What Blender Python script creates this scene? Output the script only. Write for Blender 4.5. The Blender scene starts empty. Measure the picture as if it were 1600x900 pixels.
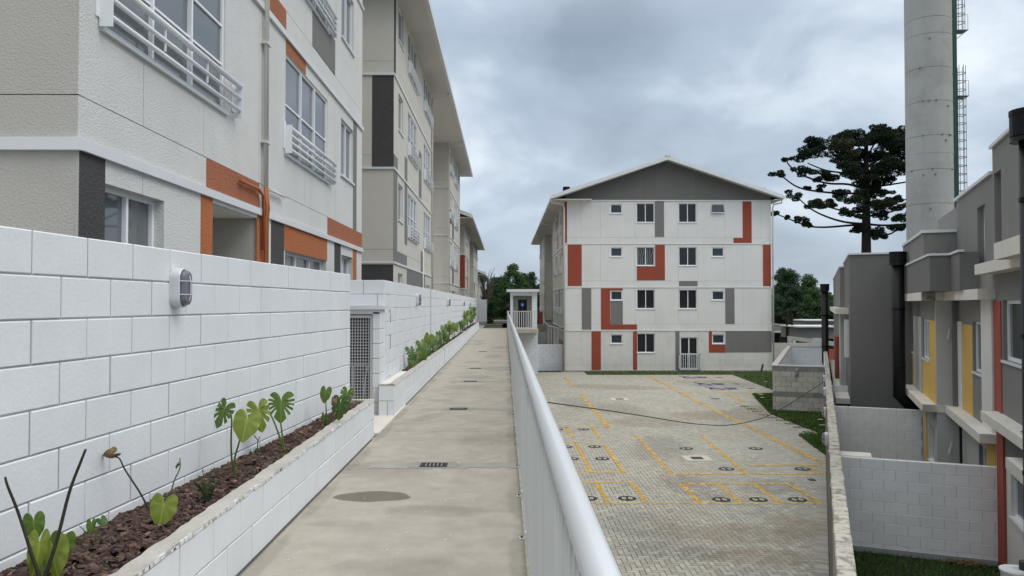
import bpy, math, random
import numpy as np
from mathutils import Vector, Matrix
R_ = math.radians
random.seed(7); rng = np.random.default_rng(7)
scene = bpy.context.scene
COL = scene.collection
# ------------------------------------------------------------------ camera
YAW, PITCH, FPX = R_(0.53), R_(1.19), 1200.0
CAM = Vector((0, 0, 1.5))
cd = bpy.data.cameras.new('camera'); cam = bpy.data.objects.new('camera', cd); COL.objects.link(cam)
cd.sensor_width = 36; cd.lens = 27.0; cd.clip_start = 0.05; cd.clip_end = 9000
cam.location = CAM; cam.rotation_euler = (R_(90) + PITCH, 0, -YAW)
scene.camera = cam
# ------------------------------------------------------------------ light and sky
SUN_EL, SUN_AZ = 52, 118          # azimuth clockwise from +Y
def build_world():
    w = bpy.data.worlds.new('World'); scene.world = w; w.use_nodes = True
    nt = w.node_tree; N = nt.nodes; L = nt.links; N.clear()
    out = N.new('ShaderNodeOutputWorld'); bg = N.new('ShaderNodeBackground'); bg.inputs[1].default_value = 0.1
    sky = N.new('ShaderNodeTexSky'); sky.sky_type = 'NISHITA'; sky.sun_disc = False
    sky.sun_elevation = R_(SUN_EL); sky.sun_rotation = R_(SUN_AZ); sky.air_density = 1.2; sky.dust_density = 2.0
    tc = N.new('ShaderNodeTexCoord')
    sep = N.new('ShaderNodeSeparateXYZ'); L.new(tc.outputs['Generated'], sep.inputs[0])
    zz = N.new('ShaderNodeMath'); zz.operation = 'MAXIMUM'; zz.inputs[1].default_value = 0.0; L.new(sep.outputs[2], zz.inputs[0])
    za = N.new('ShaderNodeMath'); za.operation = 'ADD'; za.inputs[1].default_value = 0.42; L.new(zz.outputs[0], za.inputs[0])
    dx = N.new('ShaderNodeMath'); dx.operation = 'DIVIDE'; L.new(sep.outputs[0], dx.inputs[0]); L.new(za.outputs[0], dx.inputs[1])
    dy = N.new('ShaderNodeMath'); dy.operation = 'DIVIDE'; L.new(sep.outputs[1], dy.inputs[0]); L.new(za.outputs[0], dy.inputs[1])
    cb = N.new('ShaderNodeCombineXYZ'); L.new(dx.outputs[0], cb.inputs[0]); L.new(dy.outputs[0], cb.inputs[1])
    def noise(scale, detail, rough, dist, off):
        mp = N.new('ShaderNodeMapping'); mp.inputs['Location'].default_value = off; L.new(cb.outputs[0], mp.inputs[0])
        n = N.new('ShaderNodeTexNoise'); n.inputs['Scale'].default_value = scale; n.inputs['Detail'].default_value = detail
        n.inputs['Roughness'].default_value = rough; n.inputs['Distortion'].default_value = dist; L.new(mp.outputs[0], n.inputs['Vector']); return n
    n1 = noise(1.25, 6, 0.5, 0.25, (3.1, 1.7, 0)); n2 = noise(3.6, 6, 0.52, 0.4, (8.3, 5.2, 2.0))
    mx = N.new('ShaderNodeMix'); mx.data_type = 'FLOAT'; mx.inputs[0].default_value = 0.30
    L.new(n1.outputs['Fac'], mx.inputs[2]); L.new(n2.outputs['Fac'], mx.inputs[3])
    cr = N.new('ShaderNodeValToRGB'); e = cr.color_ramp.elements
    e[0].position = 0.39; e[0].color = (0.28, 0.345, 0.43, 1)
    e[1].position = 0.635; e[1].color = (0.86, 0.93, 0.99, 1)
    m = cr.color_ramp.elements.new(0.51); m.color = (0.44, 0.525, 0.635, 1)
    L.new(mx.outputs[0], cr.inputs[0])
    # pale band of cloud near the horizon, deeper grey overhead
    el = N.new('ShaderNodeMapRange'); el.inputs[1].default_value = 0.0; el.inputs[2].default_value = 0.24
    el.inputs[3].default_value = 0.35; el.inputs[4].default_value = 0.0; L.new(zz.outputs[0], el.inputs[0])
    hz = N.new('ShaderNodeMix'); hz.data_type = 'RGBA'; L.new(el.outputs[0], hz.inputs[0]); L.new(cr.outputs[0], hz.inputs[6])
    hz.inputs[7].default_value = (0.64, 0.73, 0.83, 1)
    # overcast dome: the cloud deck grows brighter towards the zenith
    zr = N.new('ShaderNodeMapRange'); zr.inputs[1].default_value = 0.33; zr.inputs[2].default_value = 1.0
    zr.inputs[3].default_value = 10.0; zr.inputs[4].default_value = 30.0; L.new(zz.outputs[0], zr.inputs[0])
    zn = N.new('ShaderNodeMapRange'); zn.inputs[1].default_value = 0.33; zn.inputs[2].default_value = 0.8
    zn.inputs[3].default_value = 0.0; zn.inputs[4].default_value = 0.85; L.new(zz.outputs[0], zn.inputs[0])
    zc = N.new('ShaderNodeMix'); zc.data_type = 'RGBA'; L.new(zn.outputs[0], zc.inputs[0]); L.new(hz.outputs[2], zc.inputs[6]); zc.inputs[7].default_value = (0.60, 0.59, 0.56, 1)
    sc = N.new('ShaderNodeVectorMath'); sc.operation = 'SCALE'; L.new(zc.outputs[2], sc.inputs[0]); L.new(zr.outputs[0], sc.inputs['Scale'])
    fm = N.new('ShaderNodeMix'); fm.data_type = 'RGBA'; fm.inputs[0].default_value = 0.90
    L.new(sky.outputs[0], fm.inputs[6]); L.new(sc.outputs[0], fm.inputs[7])
    L.new(fm.outputs[2], bg.inputs[0]); L.new(bg.outputs[0], out.inputs[0])
build_world()
ld = bpy.data.lights.new('sun', 'SUN'); ld.energy = 1.1; ld.angle = R_(30); ld.color = (1.0, 0.965, 0.91)
sun = bpy.data.objects.new('sun', ld); COL.objects.link(sun)
_sd = Vector((math.sin(R_(SUN_AZ)) * math.cos(R_(SUN_EL)), math.cos(R_(SUN_AZ)) * math.cos(R_(SUN_EL)), math.sin(R_(SUN_EL))))
sun.rotation_euler = _sd.to_track_quat('Z', 'Y').to_euler()
scene.view_settings.view_transform = 'Standard'; scene.view_settings.look = 'None'
scene.view_settings.exposure = 0.22; scene.view_settings.gamma = 1.0; scene.view_settings.use_curve_mapping = False
# ------------------------------------------------------------------ geometry helpers
_F = Vector((math.sin(YAW) * math.cos(PITCH), math.cos(YAW) * math.cos(PITCH), math.sin(PITCH)))
_Rt = Vector((math.cos(YAW), -math.sin(YAW), 0)); _U = _Rt.cross(_F)
def ray(px, py): return _F + _Rt * ((px - 800) / FPX) + _U * ((450 - py) / FPX)
def onY(px, py, y): d = ray(px, py); return CAM + d * ((y - CAM.y) / d.y)
def onX(px, py, x): d = ray(px, py); return CAM + d * ((x - CAM.x) / d.x)
def onZ(px, py, z): d = ray(px, py); return CAM + d * ((z - CAM.z) / d.z)
PHI = R_(22.45)                                   # heading of the right-hand houses and the boundary wall
DV = Vector((math.sin(PHI), math.cos(PHI), 0)); EV = Vector((math.cos(PHI), -math.sin(PHI), 0))
def cf(p, q, z): return DV * p + EV * q + Vector((0, 0, z))
def onq(px, py, q):                               # returns (p, z) on the vertical plane q
    d = ray(px, py); t = q / d.dot(EV); P = CAM + d * t; return P.dot(DV), P.z
def onp(px, py, p):                               # returns (q, z) on the vertical plane p
    d = ray(px, py); t = p / d.dot(DV); P = CAM + d * t; return P.dot(EV), P.z
LOT, YARD = -2.74, -3.2

WL = {}
def mesh_obj(name, V, F, m, parent=None, smooth=False, attr=None):
    V = np.asarray([tuple(v) for v in V] if not isinstance(V, np.ndarray) else V, dtype=float)
    lo, hi = V.min(0), V.max(0); c = Vector(((lo[0] + hi[0]) / 2, (lo[1] + hi[1]) / 2, lo[2]))
    me = bpy.data.meshes.new(name)
    me.from_pydata((V - np.array(c)).tolist(), [], F if isinstance(F, list) else F.tolist())
    mats = m if isinstance(m, (list, tuple)) else [m]
    for k in mats: me.materials.append(k)
    if smooth: me.polygons.foreach_set('use_smooth', [True] * len(me.polygons))
    me.update()
    o = bpy.data.objects.new(name, me); COL.objects.link(o)
    o.location = c - (WL[parent] if parent else Vector((0, 0, 0)))
    if parent: o.parent = PO[parent]
    WL[o.name] = c.copy(); PO[o.name] = o
    return o
PO = {}
def tag(o, label=None, cat=None, group=None, kind=None):
    if label: o['label'] = label
    if cat: o['category'] = cat
    if group: o['group'] = group
    if kind: o['kind'] = kind
    return o
def thing(name, loc, label, cat, group=None):
    o = bpy.data.objects.new(name, None); COL.objects.link(o); o.location = loc; o.empty_display_size = 0.2
    WL[o.name] = Vector(loc); PO[o.name] = o
    return tag(o, label, cat, group)

class MB:
    def __init__(s, T=None): s.V = []; s.F = []; s.T = T
    def add(s, vs, fs):
        b = len(s.V); T = s.T
        s.V += [tuple(T(*v)) if T else tuple(v) for v in vs]; s.F += [tuple(b + i for i in f) for f in fs]; return s
    def box(s, x0, x1, y0, y1, z0, z1):
        return s.add([(x0, y0, z0), (x1, y0, z0), (x1, y1, z0), (x0, y1, z0), (x0, y0, z1), (x1, y0, z1), (x1, y1, z1), (x0, y1, z1)],
                     [(0, 3, 2, 1), (4, 5, 6, 7), (0, 1, 5, 4), (1, 2, 6, 5), (2, 3, 7, 6), (3, 0, 4, 7)])
    def bbox(s, x0, x1, y0, y1, z0, z1, b=.01):    # box with chamfered edges on all sides (front face y0 side in wall frames)
        x = (x0, x0 + b, x1 - b, x1); y = (y0, y0 + b, y1 - b, y1); z = (z0, z0 + b, z1 - b, z1)
        vs = []; idx = {}
        def v(i, j, k):
            key = (i, j, k)
            if key not in idx: idx[key] = len(vs); vs.append((x[i], y[j], z[k]))
            return idx[key]
        fs = []
        for a in (0, 3):
            fs.append((v(a, 1, 1), v(a, 2, 1), v(a, 2, 2), v(a, 1, 2)))
            fs.append((v(1, a, 1), v(2, a, 1), v(2, a, 2), v(1, a, 2)))
            fs.append((v(1, 1, a), v(2, 1, a), v(2, 2, a), v(1, 2, a)))
        for a, a2 in ((0, 1), (3, 2)):
            for c, c2 in ((0, 1), (3, 2)):
                fs.append((v(a, c2, 1), v(a, c2, 2), v(a2, c, 2), v(a2, c, 1)))
                fs.append((v(a, 1, c2), v(a, 2, c2), v(a2, 2, c), v(a2, 1, c)))
                fs.append((v(1, a, c2), v(2, a, c2), v(2, a2, c), v(1, a2, c)))
                for e, e2 in ((0, 1), (3, 2)):
                    fs.append((v(a, c2, e2), v(a2, c, e2), v(a2, c2, e)))
        return s.add(vs, fs)
    def quad(s, *vs): return s.add(vs, [tuple(range(len(vs)))])
    def prism(s, poly, z0, z1):
        n = len(poly)
        return s.add([(a, b, z0) for a, b in poly] + [(a, b, z1) for a, b in poly],
                     [tuple(range(n))[::-1], tuple(range(n, 2 * n))] + [(i, (i + 1) % n, n + (i + 1) % n, n + i) for i in range(n)])
    def tube(s, pts, r, n=8, cap=True):
        pts = [Vector(s.T(*p)) if s.T else Vector(p) for p in pts]; m = len(pts)
        rs = r if isinstance(r, (list, tuple)) else [r] * m
        b = len(s.V); up = None
        for i, p in enumerate(pts):
            d = (pts[min(i + 1, m - 1)] - pts[max(i - 1, 0)]).normalized()
            if up is None:
                up = Vector((0, 0, 1)) if abs(d.z) < .9 else Vector((1, 0, 0))
            a = d.cross(up).normalized(); c = a.cross(d).normalized(); up = c
            for k in range(n):
                t = 2 * math.pi * k / n; s.V.append(tuple(p + a * (rs[i] * math.cos(t)) + c * (rs[i] * math.sin(t))))
        for i in range(m - 1):
            for k in range(n):
                k2 = (k + 1) % n; s.F.append((b + i * n + k, b + i * n + k2, b + (i + 1) * n + k2, b + (i + 1) * n + k))
        if cap: s.F.append(tuple(b + k for k in range(n))[::-1]); s.F.append(tuple(b + (m - 1) * n + k for k in range(n)))
        return s
    def cyl(s, x, y, z0, z1, r, n=16, r2=None):
        r2 = r if r2 is None else r2
        vs = [(x + r * math.cos(2 * math.pi * k / n), y + r * math.sin(2 * math.pi * k / n), z0) for k in range(n)] + \
             [(x + r2 * math.cos(2 * math.pi * k / n), y + r2 * math.sin(2 * math.pi * k / n), z1) for k in range(n)]
        return s.add(vs, [tuple(range(n))[::-1], tuple(range(n, 2 * n))] + [(i, (i + 1) % n, n + (i + 1) % n, n + i) for i in range(n)])
    def build(s, name, m, parent=None, smooth=False):
        return mesh_obj(name, s.V, s.F, m, parent.name if parent else None, smooth)

class Frame:                                       # a wall: u along it, v up, d outwards
    def __init__(s, O, U, N): s.O = Vector(O); s.U = Vector(U).normalized(); s.N = Vector(N).normalized()
    def __call__(s, u, d, v): return s.O + s.U * u + s.N * d + Vector((0, 0, v))
def house_frame(q): return Frame(EV * q, DV, -EV)
def end_frame(p): return Frame(DV * p, EV, -DV)

# ------------------------------------------------------------------ materials
def mat(name, col, rough=.85, var=0, vscale=1.5, bump=0, bscale=60, bdist=.01, spec=.35, dirt=None, dscale=.6, dthr=(.5, .7),
        col2=None, metal=0, streak=0, rand=0, trans=0, aniso=(1, 1, 1)):
    m = bpy.data.materials.new(name); m.use_nodes = True; nt = m.node_tree; N = nt.nodes; L = nt.links
    b = N['Principled BSDF']; b.inputs['Roughness'].default_value = rough; b.inputs['Metallic'].default_value = metal
    b.inputs['Specular IOR Level'].default_value = spec
    g = N.new('ShaderNodeNewGeometry'); pos = g.outputs['Position']
    def nz(scale, detail=5, rough_=.55, sc=(1, 1, 1)):
        n = N.new('ShaderNodeTexNoise'); n.inputs['Scale'].default_value = scale; n.inputs['Detail'].default_value = detail; n.inputs['Roughness'].default_value = rough_
        if sc != (1, 1, 1):
            mp = N.new('ShaderNodeMapping'); mp.inputs['Scale'].default_value = sc; L.new(pos, mp.inputs[0]); L.new(mp.outputs[0], n.inputs[0])
        else: L.new(pos, n.inputs[0])
        return n.outputs['Fac']
    c = N.new('ShaderNodeRGB'); c.outputs[0].default_value = (*col, 1); cur = c.outputs[0]
    def mix(fac, a, bb, mode='MIX'):
        x = N.new('ShaderNodeMix'); x.data_type = 'RGBA'; x.blend_type = mode
        if isinstance(fac, float): x.inputs[0].default_value = fac
        else: L.new(fac, x.inputs[0])
        for s_, v in ((6, a), (7, bb)):
            if isinstance(v, tuple): x.inputs[s_].default_value = (*v, 1)
            else: L.new(v, x.inputs[s_])
        return x.outputs[2]
    def rng_(src, a, b_, c_, d_):
        r = N.new('ShaderNodeMapRange'); L.new(src, r.inputs[0])
        for i, v in enumerate((a, b_, c_, d_)): r.inputs[i + 1].default_value = v
        return r.outputs[0]
    if col2: cur = mix(rng_(nz(vscale, 6, .6, aniso), .38, .62, 0, 1), cur, col2)
    if var:
        f = rng_(nz(vscale, 7, .62, aniso), .25, .75, 1 - var, 1 + var)
        sc = N.new('ShaderNodeVectorMath'); sc.operation = 'SCALE'; L.new(cur, sc.inputs[0]); L.new(f, sc.inputs['Scale']); cur = sc.outputs[0]
    if rand:
        oi = N.new('ShaderNodeObjectInfo'); f = rng_(oi.outputs['Random'], 0, 1, 1 - rand, 1 + rand)
        sc = N.new('ShaderNodeVectorMath'); sc.operation = 'SCALE'; L.new(cur, sc.inputs[0]); L.new(f, sc.inputs['Scale']); cur = sc.outputs[0]
    if dirt: cur = mix(rng_(nz(dscale, 8, .65), dthr[0], dthr[1], 0, .85), cur, dirt)
    if streak:
        cur = mix(rng_(nz(1.0, 5, .6, (2.6, 2.6, .22)), .5, .78, 0, streak), cur, tuple(x * .62 for x in col))
    L.new(cur, b.inputs['Base Color'])
    if bump:
        bp = N.new('ShaderNodeBump'); bp.inputs['Strength'].default_value = bump; bp.inputs['Distance'].default_value = bdist
        L.new(nz(bscale, 4, .6), bp.inputs['Height']); L.new(bp.outputs[0], b.inputs['Normal'])
    if trans: b.inputs['Transmission Weight'].default_value = trans
    return m
M = {}
M['paint_block'] = mat('white_painted_block', (.70, .725, .75), .62, var=.05, vscale=2.2, bump=.35, bscale=45, bdist=.006, rand=.02, streak=.10)
M['yard_mortar'] = mat('pale_yard_mortar', (.50, .51, .51), .8)
M['yard_block'] = mat('white_yard_block', (.84, .85, .86), .7, var=.06, vscale=2.2, bump=.35, bscale=45, bdist=.006, rand=.03, streak=.14)
M['mortar_shade'] = mat('shade_grey_mortar', (.34, .35, .365), .7, var=.06, bump=.5, bscale=60, bdist=.006)  # grey stands for joint grime and the shade in the crevices
M['cap_mortar'] = mat('grey_mortar_cap', (.44, .42, .385), .9, var=.14, vscale=4, bump=.8, bscale=30, bdist=.015)
M['grey_block'] = mat('bare_concrete_block', (.47, .46, .42), .95, var=.14, vscale=3, bump=.6, bscale=60, bdist=.01, rand=.14)
M['grey_block_dark'] = mat('dark_concrete_block', (.25, .25, .235), .95, var=.14, vscale=3, bump=.6, bscale=60, rand=.08)
M['mortar_grey'] = mat('grey_mortar', (.17, .165, .15), .95, var=.1, bump=.4)
M['stucco'] = mat('rough_grey_white_render', (.65, .65, .635), .92, var=.06, vscale=1.3, bump=.8, bscale=60, bdist=.014, streak=.08)
M['stucco_end'] = mat('shaded_beige_render', (.47, .455, .42), .92, var=.05, vscale=1.3, bump=.7, bscale=60, bdist=.012, streak=.06)  # same render as stucco, the end wall's shade put into the colour
M['panel'] = mat('pale_grey_wall_paint', (.70, .70, .68), .9, var=.04, vscale=.9, bump=.4, bscale=50, bdist=.008, dirt=(.64, .63, .60), dscale=.5, streak=.10)
M['panel_low'] = mat('soiled_pale_wall_paint', (.66, .655, .63), .9, var=.06, vscale=.9, bump=.4, bscale=50, bdist=.008, dirt=(.59, .565, .53), dscale=1.2, streak=.2)
M['panel_side'] = mat('beige_wall_paint', (.56, .54, .49), .9, var=.05, vscale=1, bump=.5, bscale=45, bdist=.01)
M['orange'] = mat('burnt_orange_paint', (.43, .148, .057), .9, var=.10, vscale=2, bump=1.0, bscale=42, bdist=.02)
M['terracotta'] = mat('terracotta_paint', (.38, .138, .075), .9, var=.08, vscale=2, bump=1.0, bscale=42, bdist=.02)
M['red'] = mat('brick_red_paint', (.30, .066, .040), .88, var=.08, vscale=1.5, bump=.3, streak=.12)
M['dgrey'] = mat('charcoal_paint', (.068, .066, .066), .92, var=.12, vscale=2.5, bump=1.0, bscale=42, bdist=.02)
M['mgrey'] = mat('mid_grey_paint', (.185, .182, .178), .9, var=.05, vscale=1.2, bump=.4, streak=.12)
M['gable'] = mat('gable_grey_paint', (.155, .148, .142), .9, var=.05, vscale=.7, streak=.15)
M['trim'] = mat('white_metal_trim', (.66, .68, .70), .45, var=.04)
M['frame'] = mat('white_window_frame', (.84, .87, .91), .35, spec=.5)
M['frame_shade'] = mat('grey_rubber_seal', (.05, .05, .055), .5)
M['roofm'] = mat('white_roof_edge', (.66, .68, .69), .5, var=.06, vscale=2)
M['roof'] = mat('grey_roof_sheet', (.42, .43, .44), .55, var=.06)
M['soffit'] = mat('beige_soffit', (.62, .60, .56), .85, var=.05)
M['rail'] = mat('white_enamel_rail', (.56, .585, .61), .30, var=.03, vscale=4, spec=.55)
M['guard'] = mat('white_guard_enamel', (.78, .81, .84), .3, var=.03, vscale=4, spec=.5)
M['baluster'] = mat('white_painted_bar', (.50, .51, .50), .45, var=.05, vscale=3, rand=.05)
M['pipe_grey'] = mat('beige_pipe', (.64, .62, .58), .5, var=.05)
M['pipe_orange'] = mat('orange_pipe', (.36, .12, .045), .6, var=.08)
M['black'] = mat('black_plastic', (.008, .0085, .009), .42, var=.2, vscale=3, spec=.22)
M['dark'] = mat('dark_interior', (.02, .02, .02), .9)
M['rust'] = mat('dark_iron', (.045, .04, .036), .7, var=.3, vscale=8)
M['concrete'] = mat('weathered_walkway_concrete', (.385, .355, .305), .88, var=.16, vscale=4.5, bump=.5, bscale=90, bdist=.004,
                    dirt=(.31, .288, .25), dscale=1.6, dthr=(.5, .74))
M['patch'] = mat('cement_patch', (.33, .315, .285), .9, var=.12, vscale=5, bump=.5, bscale=70, bdist=.004)
M['damp'] = mat('damp_concrete', (.20, .178, .15), .6, var=.10, vscale=6, bump=.3, bscale=90, bdist=.003)
M['speck'] = mat('dried_paint', (.66, .65, .62), .8)
M['slab'] = mat('bare_concrete_slab', (.42, .39, .345), .9, var=.12, vscale=2.2, bump=.4, bscale=50, streak=.15)
M['slab_pale'] = mat('pale_concrete_canopy', (.69, .665, .61), .9, var=.10, vscale=2.2, bump=.4, bscale=50, streak=.22)
M['mossy'] = mat('lichen_wall_top', (.44, .42, .37), .95, var=.2, vscale=6, bump=.9, bscale=40, bdist=.012, dirt=(.16, .15, .125), dscale=7, dthr=(.5, .62))
M['wallgrey'] = mat('damp_grey_wall_paint', (.33, .32, .29), .9, var=.12, vscale=2, streak=.35)
M['housegrey'] = mat('grey_house_paint', (.215, .213, .206), .9, var=.06, vscale=.8, bump=.4, bscale=50, streak=.12)
M['housedark'] = mat('dark_grey_house_paint', (.163, .163, .158), .9, var=.07, vscale=.6, bump=.4, bscale=50, streak=.18)
M['houselight'] = mat('pale_grey_house_paint', (.48, .48, .46), .9, var=.05, vscale=1, bump=.4, bscale=50, streak=.12)
M['housewhite'] = mat('off_white_house_paint', (.68, .67, .64), .9, var=.06, vscale=1, bump=.4, bscale=50, streak=.15)
M['yellow'] = mat('mustard_paint', (.66, .42, .115), .88, var=.07, vscale=1.2, bump=.3, streak=.12)
M['housered'] = mat('dark_red_house_paint', (.34, .085, .06), .88, var=.07, vscale=1.2, bump=.3, streak=.12)
M['tower'] = mat('tower_concrete', (.37, .37, .36), .9, var=.08, vscale=.45, bump=.3, bscale=20, dirt=(.30, .295, .28), dscale=.5, streak=.18)
M['towerline'] = mat('tower_joint', (.16, .16, .155), .95, var=.3, vscale=2)
M['green'] = mat('dark_green_steel', (.012, .06, .035), .5)
M['steel'] = mat('galvanised_steel', (.30, .31, .32), .45, metal=.4)
M['bark'] = mat('dark_bark', (.018, .015, .013), .95, var=.3, vscale=4, bump=.8, bscale=12, bdist=.05)
M['needle'] = mat('dark_needles', (.016, .030, .016), .9, var=.35, vscale=.5)
M['needle2'] = mat('olive_needles', (.036, .048, .020), .9, var=.3, vscale=.5)
M['leafdark'] = mat('dark_green_foliage', (.020, .048, .016), .8, var=.4, vscale=.35)
M['leafmid'] = mat('mid_green_foliage', (.045, .095, .025), .8, var=.4, vscale=.4)
M['leafyel'] = mat('yellow_green_foliage', (.12, .13, .02), .8, var=.3, vscale=.5)
M['twig'] = mat('bare_twigs', (.10, .09, .08), .9)
M['chipA'] = mat('dark_bark_chip', (.060, .036, .030), .85, var=.25, vscale=9, bump=.5, bscale=60, bdist=.004)
M['chipB'] = mat('brown_bark_chip', (.11, .070, .055), .85, var=.25, vscale=9, bump=.5, bscale=60, bdist=.004)
M['chipC'] = mat('pale_bark_chip', (.21, .13, .10), .85, var=.2, vscale=9)
M['soil'] = mat('dark_soil', (.03, .02, .017), .95, var=.3, vscale=12, bump=.8, bscale=40)
M['stem'] = mat('green_stem', (.085, .13, .03), .5)
M['deadstem'] = mat('blackened_stem', (.028, .026, .016), .5, var=.4, vscale=18)
M['dryleaf'] = mat('dry_brown_leaf', (.22, .155, .085), .8, var=.3, vscale=25)
M['grassbase'] = mat('lawn_soil', (.045, .065, .018), .95, var=.3, vscale=3)
M['grass'] = mat('lawn_blades', (.065, .125, .022), .7, var=.4, vscale=1.2)
M['yard'] = mat('yard_lawn', (.014, .030, .010), .95, var=.5, vscale=3, bump=1, bscale=30, bdist=.04)
M['ground'] = mat('distant_ground', (.06, .07, .035), .95, var=.3, vscale=.05)
M['joint'] = mat('sand_joint', (.12, .112, .10), .95, var=.2, vscale=3)
M['blueink'] = mat('blue_sign', (.03, .16, .55), .5)
M['whitesign'] = mat('white_sign', (.75, .78, .8), .5)
M['discblack'] = mat('black_disc_paint', (.022, .022, .02), .7, var=.25, vscale=12)
M['discnum'] = mat('pale_digit_paint', (.42, .43, .33), .7, var=.2, vscale=12)
M['navy'] = mat('navy_symbol_paint', (.05, .055, .16), .7, var=.25, vscale=6)
M['manhole'] = mat('manhole_concrete', (.50, .46, .39), .9, var=.1, vscale=4)
M['redroof'] = mat('reddish_wall', (.20, .05, .04), .9)
def glass_mat(name, base, rough=.02, ior=1.5, spec=.5, wav=.0):
    m = bpy.data.materials.new(name); m.use_nodes = True; nt = m.node_tree; b = nt.nodes['Principled BSDF']
    b.inputs['Base Color'].default_value = (*base, 1); b.inputs['Roughness'].default_value = rough
    b.inputs['IOR'].default_value = ior; b.inputs['Specular IOR Level'].default_value = spec
    return m
M['glass'] = glass_mat('window_glass', (.055, .06, .066), .02, 1.52, .6)
M['glassdark'] = glass_mat('dark_window_glass', (.022, .024, .027), .03, 1.5, .4)
M['glasspale'] = glass_mat('pale_window_glass', (.13, .145, .155), .03, 1.52, .6)
M['lens'] = glass_mat('lamp_lens', (.16, .16, .19), .18, 1.5, .5)
M['louvre'] = mat('louvre_glass', (.04, .05, .06), .15, var=.2, vscale=5)
def curtain_mat():
    m = mat('pale_curtain_behind_glass', (.06, .065, .068), .25); nt = m.node_tree; N = nt.nodes; L = nt.links
    w = N.new('ShaderNodeTexWave'); w.wave_type = 'BANDS'; w.bands_direction = 'X'; w.inputs['Scale'].default_value = 2.2; w.inputs['Distortion'].default_value = 9; w.inputs['Detail'].default_value = 2
    g = N.new('ShaderNodeNewGeometry'); L.new(g.outputs['Position'], w.inputs[0])
    r = N.new('ShaderNodeValToRGB'); r.color_ramp.elements[0].color = (.035, .04, .04, 1); r.color_ramp.elements[1].color = (.20, .21, .205, 1); r.color_ramp.elements[0].position = .45
    L.new(w.outputs['Fac'], r.inputs[0]); L.new(r.outputs[0], N['Principled BSDF'].inputs['Base Color']); return m
M['curtain'] = curtain_mat()
def worn_paint(name, col, wear):
    m = mat(name, col, .8, var=.15, vscale=6); nt = m.node_tree; N = nt.nodes; L = nt.links
    b = N['Principled BSDF']; out = N['Material Output']; tr = N.new('ShaderNodeBsdfTransparent'); mx = N.new('ShaderNodeMixShader')
    g = N.new('ShaderNodeNewGeometry'); n = N.new('ShaderNodeTexNoise'); n.inputs['Scale'].default_value = 9; n.inputs['Detail'].default_value = 7; n.inputs['Roughness'].default_value = .72
    L.new(g.outputs['Position'], n.inputs[0]); r = N.new('ShaderNodeMapRange'); r.inputs[1].default_value = wear; r.inputs[2].default_value = wear + .16
    L.new(n.outputs['Fac'], r.inputs[0]); L.new(r.outputs[0], mx.inputs[0]); L.new(tr.outputs[0], mx.inputs[1]); L.new(b.outputs[0], mx.inputs[2]); L.new(mx.outputs[0], out.inputs[0])
    return m
M['line'] = worn_paint('yellow_road_paint', (.54, .35, .08), .37)
M['linefaint'] = worn_paint('worn_yellow_road_paint', (.56, .38, .11), .37)
def paver_mat():
    m = mat('grey_concrete_paver', (.37, .36, .315), .92, var=.10, vscale=.7, bump=.4, bscale=80, bdist=.004, dirt=(.36, .315, .26), dscale=.35)
    nt = m.node_tree; N = nt.nodes; L = nt.links; b = N['Principled BSDF']
    src = b.inputs['Base Color'].links[0].from_socket
    a = N.new('ShaderNodeAttribute'); a.attribute_name = 'shade'
    sc = N.new('ShaderNodeVectorMath'); sc.operation = 'SCALE'; L.new(src, sc.inputs[0]); L.new(a.outputs['Fac'], sc.inputs['Scale']); L.new(sc.outputs[0], b.inputs['Base Color'])
    return m
M['paver'] = paver_mat()
def leaf_mat(name, c1, c2):
    m = bpy.data.materials.new(name); m.use_nodes = True; nt = m.node_tree; N = nt.nodes; L = nt.links; b = N['Principled BSDF']
    b.inputs['Roughness'].default_value = .38
    g = N.new('ShaderNodeNewGeometry'); n = N.new('ShaderNodeTexNoise'); n.inputs['Scale'].default_value = 7; L.new(g.outputs['Position'], n.inputs[0])
    a = N.new('ShaderNodeAttribute'); a.attribute_name = 'vein'
    mx = N.new('ShaderNodeMix'); mx.data_type = 'RGBA'; L.new(n.outputs['Fac'], mx.inputs[0]); mx.inputs[6].default_value = (*c1, 1); mx.inputs[7].default_value = (*c2, 1)
    m2 = N.new('ShaderNodeMix'); m2.data_type = 'RGBA'; L.new(a.outputs['Fac'], m2.inputs[0]); L.new(mx.outputs[2], m2.inputs[6]); m2.inputs[7].default_value = (c2[0] * 1.5, c2[1] * 1.35, c2[2] * 1.5, 1)
    L.new(m2.outputs[2], b.inputs['Base Color'])
    tl = N.new('ShaderNodeBsdfTranslucent'); L.new(m2.outputs[2], tl.inputs[0]); ms = N.new('ShaderNodeMixShader'); ms.inputs[0].default_value = .3
    L.new(b.outputs[0], ms.inputs[1]); L.new(tl.outputs[0], ms.inputs[2]); L.new(ms.outputs[0], N['Material Output'].inputs[0]); return m
M['leafA'] = leaf_mat('monstera_leaf_yellow_green', (.15, .20, .025), (.22, .28, .04))
M['leafB'] = leaf_mat('monstera_leaf_green', (.075, .135, .022), (.12, .19, .03))
M['leafC'] = leaf_mat('monstera_leaf_deep', (.035, .085, .016), (.065, .13, .022))

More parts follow.
